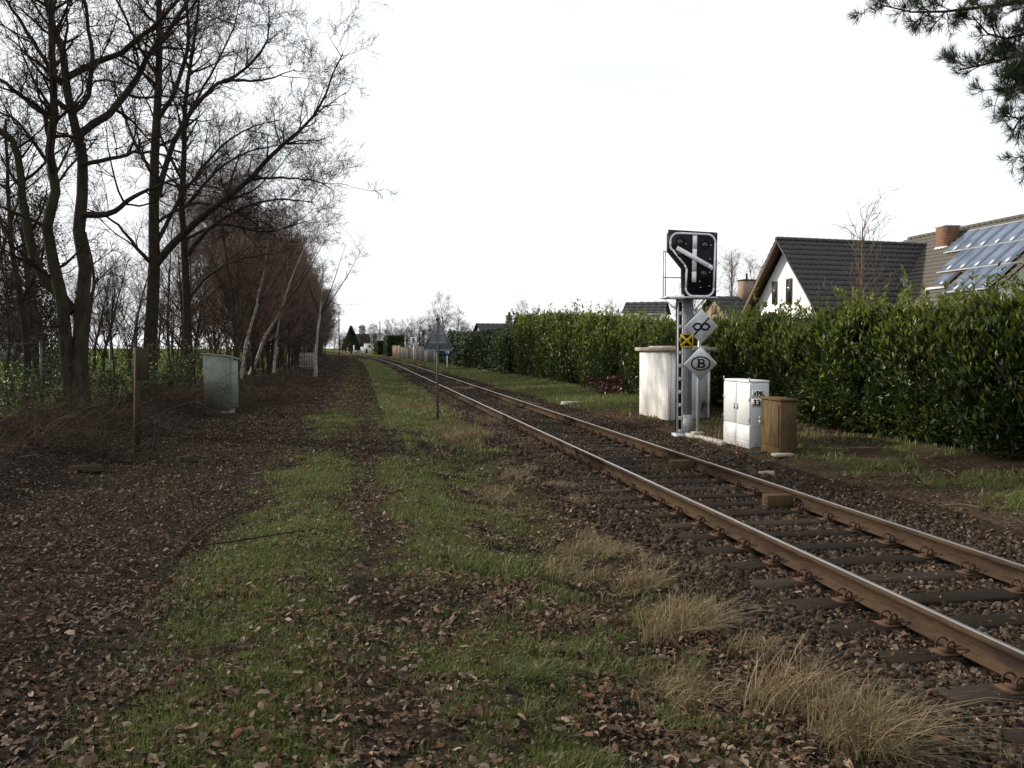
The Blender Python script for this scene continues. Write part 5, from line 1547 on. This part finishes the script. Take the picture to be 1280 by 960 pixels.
for sg_ in (-1, 1):
    m = MB()
    # boards under the verge: a deep bargeboard and its soffit
    for (x0, x1, d0, d1) in ((.0, .05, .02, .34 if sg_ > 0 else .12), (.05, .55, .02, .07)):
        A_ = [(x0, 0, zr - d0), (x0, sg_ * W2, zr - d0 - W2 * s_ / c_), (x0, sg_ * W2, zr - d1 - W2 * s_ / c_), (x0, 0, zr - d1)]
        B_ = [(x1, b, c) for (_, b, c) in A_]
        m.add(A_ + B_, [[0, 1, 2, 3], [7, 6, 5, 4], [0, 4, 5, 1], [1, 5, 6, 2], [2, 6, 7, 3], [3, 7, 4, 0]])
    m.build('bargeboard', M['bargeboard'] if sg_ > 0 else M['roof'], hs)
def hit(px, py, p0, nn):
    d = FWD + (px - 640) / F * RGT + (480 - py) / F * UPV
    t = ((np.asarray(p0) - CAM) @ nn) / (d @ nn)
    return CAM + d * t
ug = np.array([ua[0], ua[1], 0]); pg = np.array([RA[0], RA[1], 0]) + ug * .55
for (x0, y0, x1, y1) in ((966, 352, 971.5, 380), (983.5, 348.5, 990, 380)):
    a = loc(hit(x0, y0, pg, ug)); b = loc(hit(x1, y1, pg, ug))
    yc, wy = (a[1] + b[1]) / 2, abs(a[1] - b[1]); zc, wz = (a[2] + b[2]) / 2, abs(a[2] - b[2])
    m = MB(); m.box((.53, yc, zc), (.09, wy, wz)); wf = m.build('window', M['bargeboard'], hs)
    m = MB(); m.box((.48, yc, zc), (.012, wy * .72, wz - .14)); m.build('pane', M['glass'], wf)
# wing B in world terms
XR, ZR_, SB = 30.0, 7.75, R(40)
Y0b, Y1b = 33.6, 46.8
cb_, sb_ = math.cos(SB), math.sin(SB)
Lb = (ZR_ - 2.5) / sb_
def world_vec(v): return np.array(Mi @ Vector(v))
oB = loc((XR, Y0b, ZR_)); aB = world_vec((0, 1, 0)); sB = world_vec((-cb_, 0, -sb_)); nB = world_vec((-sb_, 0, cb_)); sB2 = world_vec((cb_, 0, -sb_)); nB2 = world_vec((sb_, 0, cb_))
m = MB(); tile_roof(m, oB, aB, Y1b - Y0b, sB, Lb, nB); tile_roof(m, oB, aB, Y1b - Y0b, sB2, Lb, nB2)
rb = m.build('roof', M['roof2'], hs); rb['label'] = 'browner tiled roof of the long wing'
m = MB()
for k in range(int((Y1b - Y0b) / .4)):
    m.tube([oB + aB * (k * .4) + [0, 0, .02], oB + aB * (k * .4 + .41) + [0, 0, .035]], .11, 8)
m.build('ridge_tiles', M['roof2'], rb)
poly = [(XR - Lb * cb_ + .4, -.3), (XR + Lb * cb_ - .4, -.3), (XR + Lb * cb_ - .4, 2.6), (XR, ZR_ - .2), (XR - Lb * cb_ + .4, 2.6)]
m = MB()
V = [loc((x_, yy, z_)) for yy in (Y0b + .3, Y1b - .3) for (x_, z_) in poly]
m.add(V, [[k, (k + 1) % 5, 5 + (k + 1) % 5, 5 + k] for k in range(5)], [[0, 1, 2, 3, 4], [9, 8, 7, 6, 5]]); m.build('wing_wall', M['render'], hs)
pB = np.array([XR, Y0b, ZR_]); nBw = np.array([-sb_, 0, cb_])
def onB(px, py):
    """distance along the ridge and down the slope of a roof point"""
    h = hit(px, py, pB, nBw) - pB
    return h[1], h @ np.array([-cb_, 0, -sb_])
def slab(mb, y0, y1, d0, d1, lift, th):
    c = oB + aB * ((y0 + y1) / 2) + sB * ((d0 + d1) / 2) + nB * (lift + th / 2)
    mb.box(c, (y1 - y0, d1 - d0, th), np.stack([aB, sB, nB * np.sign(np.dot(np.cross(aB, sB), nB))], -1))
r1 = onB(1204, 293.3); r1b = onB(1182.3, 318.3); r1n = onB(1197.9, 316); r2 = onB(1197, 317.9); r2b = onB(1175.4, 341.6); r3 = onB(1206, 340); r3b = onB(1185, 365)
PWd = max(.7, min(1.3, abs(r1b[0] - r1n[0]))); PHt = max(1.2, min(2.2, r1b[1] - r1[1]))
print('panels', r1, r1b, r1n, r2, r2b, r3, r3b, PWd, PHt)
rows_ = ((r1b[0], r1[1], 8), (r2b[0], r1[1] + PHt + .06, 8), (r3b[0], r1[1] + 2 * PHt + .12, 4))
for (ys_, d_, cnt) in rows_:
    m = MB(); slab(m, ys_ - cnt * (PWd + .02) - .03, ys_ + .03, d_ - .05, d_ - .005, .10, .05); slab(m, ys_ - cnt * (PWd + .02) - .03, ys_ + .03, d_ + PHt + .005, d_ + PHt + .05, .10, .05); rr_ = m.build('mounting_rail', M['alu'], hs)
    for k in range(cnt):
        y1_ = ys_ - k * (PWd + .02); y0_ = y1_ - PWd
        if y0_ < .1: break
        m = MB(); slab(m, y0_, y1_, d_, d_ + PHt, .12, .03); f_ = m.build('solar_panel', M['alu'], hs)
        m = MB(); slab(m, y0_ + .02, y1_ - .02, d_ + .02, d_ + PHt - .02, .153, .006); m.build('cells', M['panel'], f_)
a = onB(1181, 344); b = onB(1168, 361); c2_ = onB(1200, 344)
m = MB(); slab(m, c2_[0], a[0], a[1], b[1], .06, .06); sk = m.build('skylight', M['bargeboard'], hs)
m = MB(); slab(m, c2_[0] + .14, a[0] - .14, a[1] + .12, b[1] - .12, .122, .012); m.build('pane', M['panel'], sk)
m = MB(); slab(m, c2_[0] - .05, a[0] + .05, b[1] + .0, b[1] + .14, .06, .05); m.build('flashing', M['lead'], sk)
# chimney on the wing
ch0 = onB(1163, 316); c = pB + np.array([0, 1, 0]) * ch0[0] + np.array([-cb_, 0, -sb_]) * ch0[1]
cm_ = loc((c[0] + .55, c[1] - .55, 0)); A0 = Mi.to_3x3()
ztop = 7.68
rotw = np.array(Mi)
m = MB(); m.box((cm_[0], cm_[1], (c[2] + ztop) / 2 - .1), (.72, .84, ztop - c[2] + .4), rotw); chm = m.build('chimney', M['brick'], hs)
nb_ = MB()
for zz in np.arange(c[2] + .25, ztop, .075):
    nb_.box((cm_[0], cm_[1], zz), (.732, .852, .06), rotw)
nb_.build('brick_course', M['brick'], chm)
m = MB(); m.box((cm_[0], cm_[1], ztop + .14), (.8, .92, .08), rotw); m.build('cap', M['concrete'], chm)
m = MB(); m.box((cm_[0], cm_[1], c[2] + .1), (.78, .9, .3), rotw); m.build('flashing', M['lead'], chm)
# skylight in the gabled roof
pA = np.array([RA[0], RA[1], zr]); nA = np.array([ua[1] * s_, -ua[0] * s_, c_])
a = loc(hit(1127, 351, pA, nA)); b = loc(hit(1142, 364, pA, nA))
cc = (a + b) / 2 + np.array([0, -s_, c_]) * .07
rA = np.stack([[1, 0, 0], [0, c_, s_], [0, -s_, c_]], -1)
m = MB(); m.box(cc, (.8, 1.0, .1), rA); sk = m.build('skylight', M['roof'], hs)
m = MB(); m.box(cc + np.array([0, -s_, c_]) * .055, (.62, .8, .012), rA); m.build('pane', M['panel'], sk)
m = MB(); m.box(cc + np.array([0, -c_, -s_]) * .58 + np.array([0, -s_, c_]) * .02, (.8, .1, .05), rA); m.build('flashing', M['lead'], sk)

def gable_house(name, px, Z_, L, W, eave, ridge, rz, wall, roof, label, cat='house', chim=None):
    q = pix(px, 440, Z_)
    h = thing(name, (q[0], q[1], float(gh(q[0], q[1]))), label, cat, rz)
    an = math.atan2(ridge - eave, W / 2); c, s = math.cos(an), math.sin(an)
    wall_prism([(-W / 2, -.3), (W / 2, -.3), (W / 2, eave - .05), (0, ridge - .08), (-W / 2, eave - .05)], -L / 2, L / 2, wall, 'wall', h)
    m = MB(); o = 0.35
    tile_roof(m, (-L / 2 - o, 0, ridge), (1, 0, 0), L + 2 * o, (0, -c, -s), W / 2 / c + o, (0, -s, c), 0, .6, .5)
    tile_roof(m, (-L / 2 - o, 0, ridge), (1, 0, 0), L + 2 * o, (0, c, -s), W / 2 / c + o, (0, s, c), 0, .6, .5)
    rf = m.build('roof', roof, h)
    m = MB()
    m.box((0, -W / 2 - o * c, eave - o * s - .08), (L + .6, .1, .12)); m.build('gutter', M['lead'], h)
    for sgn in (-1, 1):
        for x_ in ((-L / 4), (L / 4)):
            m = MB(); m.box((x_, sgn * (W / 2 + .01), eave * .55), (1.1, .06, 1.0)); f_ = m.build('window', M['white'], h)
            m = MB(); m.box((x_, sgn * (W / 2 + .045), eave * .55), (.95, .01, .85)); m.build('pane', M['glass'], f_)
    for sgn in (-1, 1):
        m = MB(); m.box((sgn * (L / 2 + .01), 0, (eave + ridge) / 2 - .3), (.05, .7, .6)); f_ = m.build('window', M['bargeboard'], h)
    if chim:
        m = MB(); m.box((chim[0], chim[1], ridge + chim[2] / 2 - .2), (chim[3], chim[3], chim[2] + .6)); ck = m.build('chimney', M['brick2'], rf)
        m = MB(); m.box((chim[0], chim[1], ridge + chim[2] + .13), (chim[3] + .1, chim[3] + .1, .08)); m.tube([(chim[0], chim[1], ridge + chim[2] + .1), (chim[0], chim[1], ridge + chim[2] + .6)], .07, 6); m.build('cap', M['dark'], ck)
    return h
gable_house('garden_house', 808, 78, 2.9, 3.0, 4.72, 5.6, -.5, M['render'], M['roof'], 'low pale house with dark roof, its gable left of the signal')
gable_house('brick_house', 914, 62, 2.6, 4, 3.9, 5.15, .1, M['brick2'], M['roof'], 'house with slender brick chimney between signal and white house', chim=(.95, -.3, .95, .85))
gable_house('bungalow', 618, 106, 3.6, 6, 3.3, 4.55, .06, M['brick2'], M['roof'], 'low dark-roofed bungalow beyond the far laurel', chim=(1.7, 0, .75, .6))
gable_house('bungalow', 668, 108, 3.6, 6, 4.2, 5.5, .06, M['brick2'], M['roof'], 'slightly taller dark-roofed house right of the bungalow')
gable_house('far_house', 2, 120, 9, 8, 3, 6.0, .3, M['fargrey'], M['roof'], 'grey house roof seen through the left trees')
gable_house('far_house', 451, 430, 7, 8, 4.5, 8.2, .1, M['bargeboard'], M['roof2'], 'long brown-roofed building far behind the level crossing')

# ------------------------------------------------------------------ far end of the track
q = pix(452.5, 430, 455)
tw_ = thing('tower', (q[0], q[1], 0), 'small grey tower top with flat cap above far trees', 'tower')
m = MB(); m.box((0, 0, 6), (3.0, 3.0, 12)); m.build('shaft', M['fargrey'], tw_)
m = MB(); m.box((0, 0, 12.2), (3.6, 3.6, .5)); m.box((0, 0, 12.9), (3.0, 3.0, .9), taper=.4); m.build('roof', M['concrete'], tw_)
con = thing('conifer_tree', (*pix(439, 440, 300)[:2], 0.1), 'dark conical evergreen far beyond the level crossing', 'tree')
n = 6000
t_ = rng.random(n) ** .8; a = rng.uniform(0, 6.28, n); rr_ = (1 - t_) * 3.4 * rng.uniform(.6, 1.05, n) + .1
Pn = np.c_[rr_ * np.cos(a), rr_ * np.sin(a), .6 + t_ * 8.2]
V1, F1 = scatter(LPQ, Pn, rng.uniform(.5, .9, n), aim(np.c_[np.cos(a), np.sin(a), rng.normal(-.1, .4, n)]))
put('crown', mesh_np('crown', V1, F1, [M['conifer']]), con)
put('trunk', MB().tube([(0, 0, -.1), (0, 0, 8.3)], [.25, .05], 7).mesh('trunk', M['bark']), con)

def box_hedge(x0, x1, y0, y1, h, label, mt=M['conifer']):
    t = thing('clipped_hedge', ((x0 + x1) / 2, y0, float(gh((x0 + x1) / 2, y0))), label, 'hedge')
    n = 9000; W_, D_ = x1 - x0, y1 - y0
    f_ = rng.random(n); p = np.c_[rng.uniform(-W_ / 2, W_ / 2, n), rng.uniform(0, D_, n), rng.uniform(.05, h, n)]
    p[f_ < .35, 1] = 0; k = (f_ >= .35) & (f_ < .7); p[k, 0] = -W_ / 2; k = f_ >= .7; p[k & (rng.random(n) < .6), 2] = h
    p += rng.normal(0, .07, p.shape)
    V1, F1 = scatter(LPQ, p, rng.uniform(.25, .5, n), aim(rng.normal(0, 1, (n, 3)) + [-.3, -.3, .4]))
    put('foliage', mesh_np('foliage', V1, F1, [mt]), t)
    m = MB(); m.box((0, D_ / 2, h / 2 - .1), (W_ - .3, D_ - .3, h - .3)); m.build('dark_core', M['ivy'], t)  # solid dark core added inside so no light passes through the leaves
s200 = float(shift(200))
box_hedge(9.0 + s200 - .4, 12 + s200, 192, 222, 4.2, 'tall clipped dark conifer hedge right of the far track')
box_hedge(8.7 + float(shift(228)), 11 + float(shift(228)), 226, 246, 3.2, 'lower yellowish clipped hedge next to the white crossing hut', M['holly'])

def board_fence(xa, ya, xb, yb, h, mt, label, bw=.25):
    a, b = gp(xa, ya), gp(xb, yb)
    t = thing('board_fence', a, label, 'fence')
    L = float(np.hypot(*(b - a)[:2])); d = (b - a) / L; an = math.atan2(d[1], d[0])
    m = MB(); k = int(L / bw)
    for i in range(k):
        c = (b - a) * ((i + .5) / k); hh = h + random.uniform(-.03, .03)
        m.box((c[0], c[1], c[2] + hh / 2), (bw - .02, .03, hh), rotz(an))
    m.build('boards', mt, t)
    for i in range(int(L / 2.5) + 1):
        c = (b - a) * min(1, i * 2.5 / L); m = MB(); m.box((c[0] - d[1] * -.06, c[1] + d[0] * -.06 , c[2] + h / 2 + .05), (.12, .09, h + .15), rotz(an)); m.build('post', mt, t)
    return t
board_fence(8.8 + float(shift(168)), 168, 9.0 + float(shift(190)), 190, 2.2, M['fencewood'], 'brown board fence next to the tall clipped hedge')
board_fence(8.7 + float(shift(105)), 105, 8.8 + float(shift(167)), 167, 1.9, M['fencegrey'], 'long grey board fence behind the white speed board', .4)
t = thing('dark_recess', gp(10.2, 112), 'dark shaded void shaped as a lean-to behind the triangular sign', 'shed')
m = MB(); m.box((0, 3, 1.2), (2.6, .1, 2.4)); m.box((1.3, 0, 1.2), (.1, 6, 2.4)); m.box((0, 0, 2.5), (3.0, 6.6, .12)); m.box((-1.2, -2.9, 1.2), (.14, .14, 2.4)); m.build('frame', M['dark'], t)  # near-black shape stands in for a shaded void
m = MB(); m.bbox((-.1, -2.2, .35), (1.6, .7, .7), .05); m.build('dark_block', M['dark'], t)

# level crossing
xr = np.linspace(-70, 60, 66)
rv_ = []
for yy in (251.5, 258):
    rv_.append(np.c_[xr, np.full(66, yy), gh(xr, np.full(66, yy)) + .12])
i = np.arange(65)
tag(put('road', mesh_np('road', np.concatenate(rv_), [np.stack([i, i + 1, i + 67, i + 66], -1)], [M['asphalt']])), kind='structure')
q = pix(458.6, 440, 248)
ht = thing('crossing_hut', (q[0], q[1], float(gh(q[0], q[1]))), 'small white flat-roofed hut beside the level crossing', 'hut')
m = MB(); m.box((.25, 0, 1.45), (2.0, 2.4, 2.9)); m.build('wall', M['white'], ht)
m = MB(); m.box((-1.2, -.2, 1.0), (.9, 2.0, 2.0)); m.build('annexe', M['white'], ht)
m = MB(); m.box((.25, 0, 2.96), (2.16, 2.6, .12)); m.build('roof', M['concrete'], ht)
m = MB(); m.box((-.1, -1.22, .85), (.5, .06, 1.2)); m.build('door', M['dark'], ht)
m = MB(); m.prism([(.5 + x_, z_) for x_, z_ in circ(.25, 2.15, .34, 9)], -1.25, -1.205); m.build('dark_patch', M['dark'], ht)
g_cp = 'posts at the level crossing'
fp = None
for k, (px, Z_) in enumerate(((419, 246), (423, 247), (426, 248), (430, 247), (434, 249), (446, 262), (449, 262))):
    q = pix(px, 440, Z_)
    t = thing('crossing_post', (q[0], q[1], float(gh(q[0], q[1]))), 'low orange-lit wooden post by the level crossing road', 'post', 0, g_cp) if fp is None else copy_tree(fp)
    t.location = (q[0], q[1], float(gh(q[0], q[1])))
    if fp is None:
        fp = t
        m = MB(); m.box((0, 0, .5), (.3, .22, 1.1)); m.build('post', M['orange'], t); m = MB(); m.box((0, 0, 1.1), (.34, .26, .12)); m.build('cap', M['white'], t)
q = pix(442.4, 440, 246)
t = thing('barrier_post', (q[0], q[1], float(gh(q[0], q[1]))), 'tall white barrier post left of the white crossing hut', 'barrier')
m = MB(); m.tube([(0, 0, 0), (0, 0, 2.6)], .14, 8); m.build('pole', M['white'], t); m = MB(); m.box((.35, 0, .8), (.5, .4, .7)); m.build('drive_box', M['steel'], t)
for k, (px, py0, Z_, lab) in enumerate(((475, 402, 250, 'tall wooden pole above the far clipped hedge'), (424, 388, 235, 'thin dark pole beside the far row of trees'))):
    q = pix(px, 440, Z_); h = (435 - py0) / F * Z_ + 1.6
    t = thing('telegraph_pole', (q[0], q[1], float(gh(q[0], q[1]))), lab, 'pole')
    m = MB(); m.tube([(0, 0, -.2), (0, 0, h)], [.17, .12], 8); m.build('pole', M['twigl'] if k == 0 else M['bark'], t)
    m = MB(); m.box((0, 0, h - .5), (1.2, .1, .1)); m.build('crossarm', M['bark'], t)

# ------------------------------------------------------------------ wire fence and pale gate on the left
wf = thing('wire_fence', gp(-7.4, 14), 'sagging wire fence on thin posts behind the left trees', 'fence')
b0 = np.array(wf.location)
fy = np.arange(14, 66, 3.0)
for yy in fy:
    p = gp(-7.4, yy) - b0
    m = MB(); m.tube([p + [0, 0, -.1], p + [random.uniform(-.03, .03), 0, 1.72]], .03, 6); m.build('post', M['wire'], wf)
for hz in (.5, 1.05, 1.66):
    pts = []
    for k, yy in enumerate(fy[:-1]):
        for s in (0, .5): pts.append(gp(-7.4, yy + s * 3) - b0 + [0, 0, hz - (.05 if s else 0)])
    m = MB(); m.tube(pts, .006, 4); m.build('wire', M['wire'], wf)
q = G(384, 458); 
gt = thing('picket_gate', q, 'pale see-through picket gate beside the speckled birch', 'gate', .9)
for i in range(9):
    m = MB(); m.box((-.8 + i * .2, 0, .75), (.035, .03, 1.35)); m.build('picket', M['concrete'], gt)
m = MB(); m.box((0, .032, .3), (1.8, .03, .06)); m.box((0, .032, 1.25), (1.8, .03, .06)); m.build('crossbar', M['concrete'], gt)
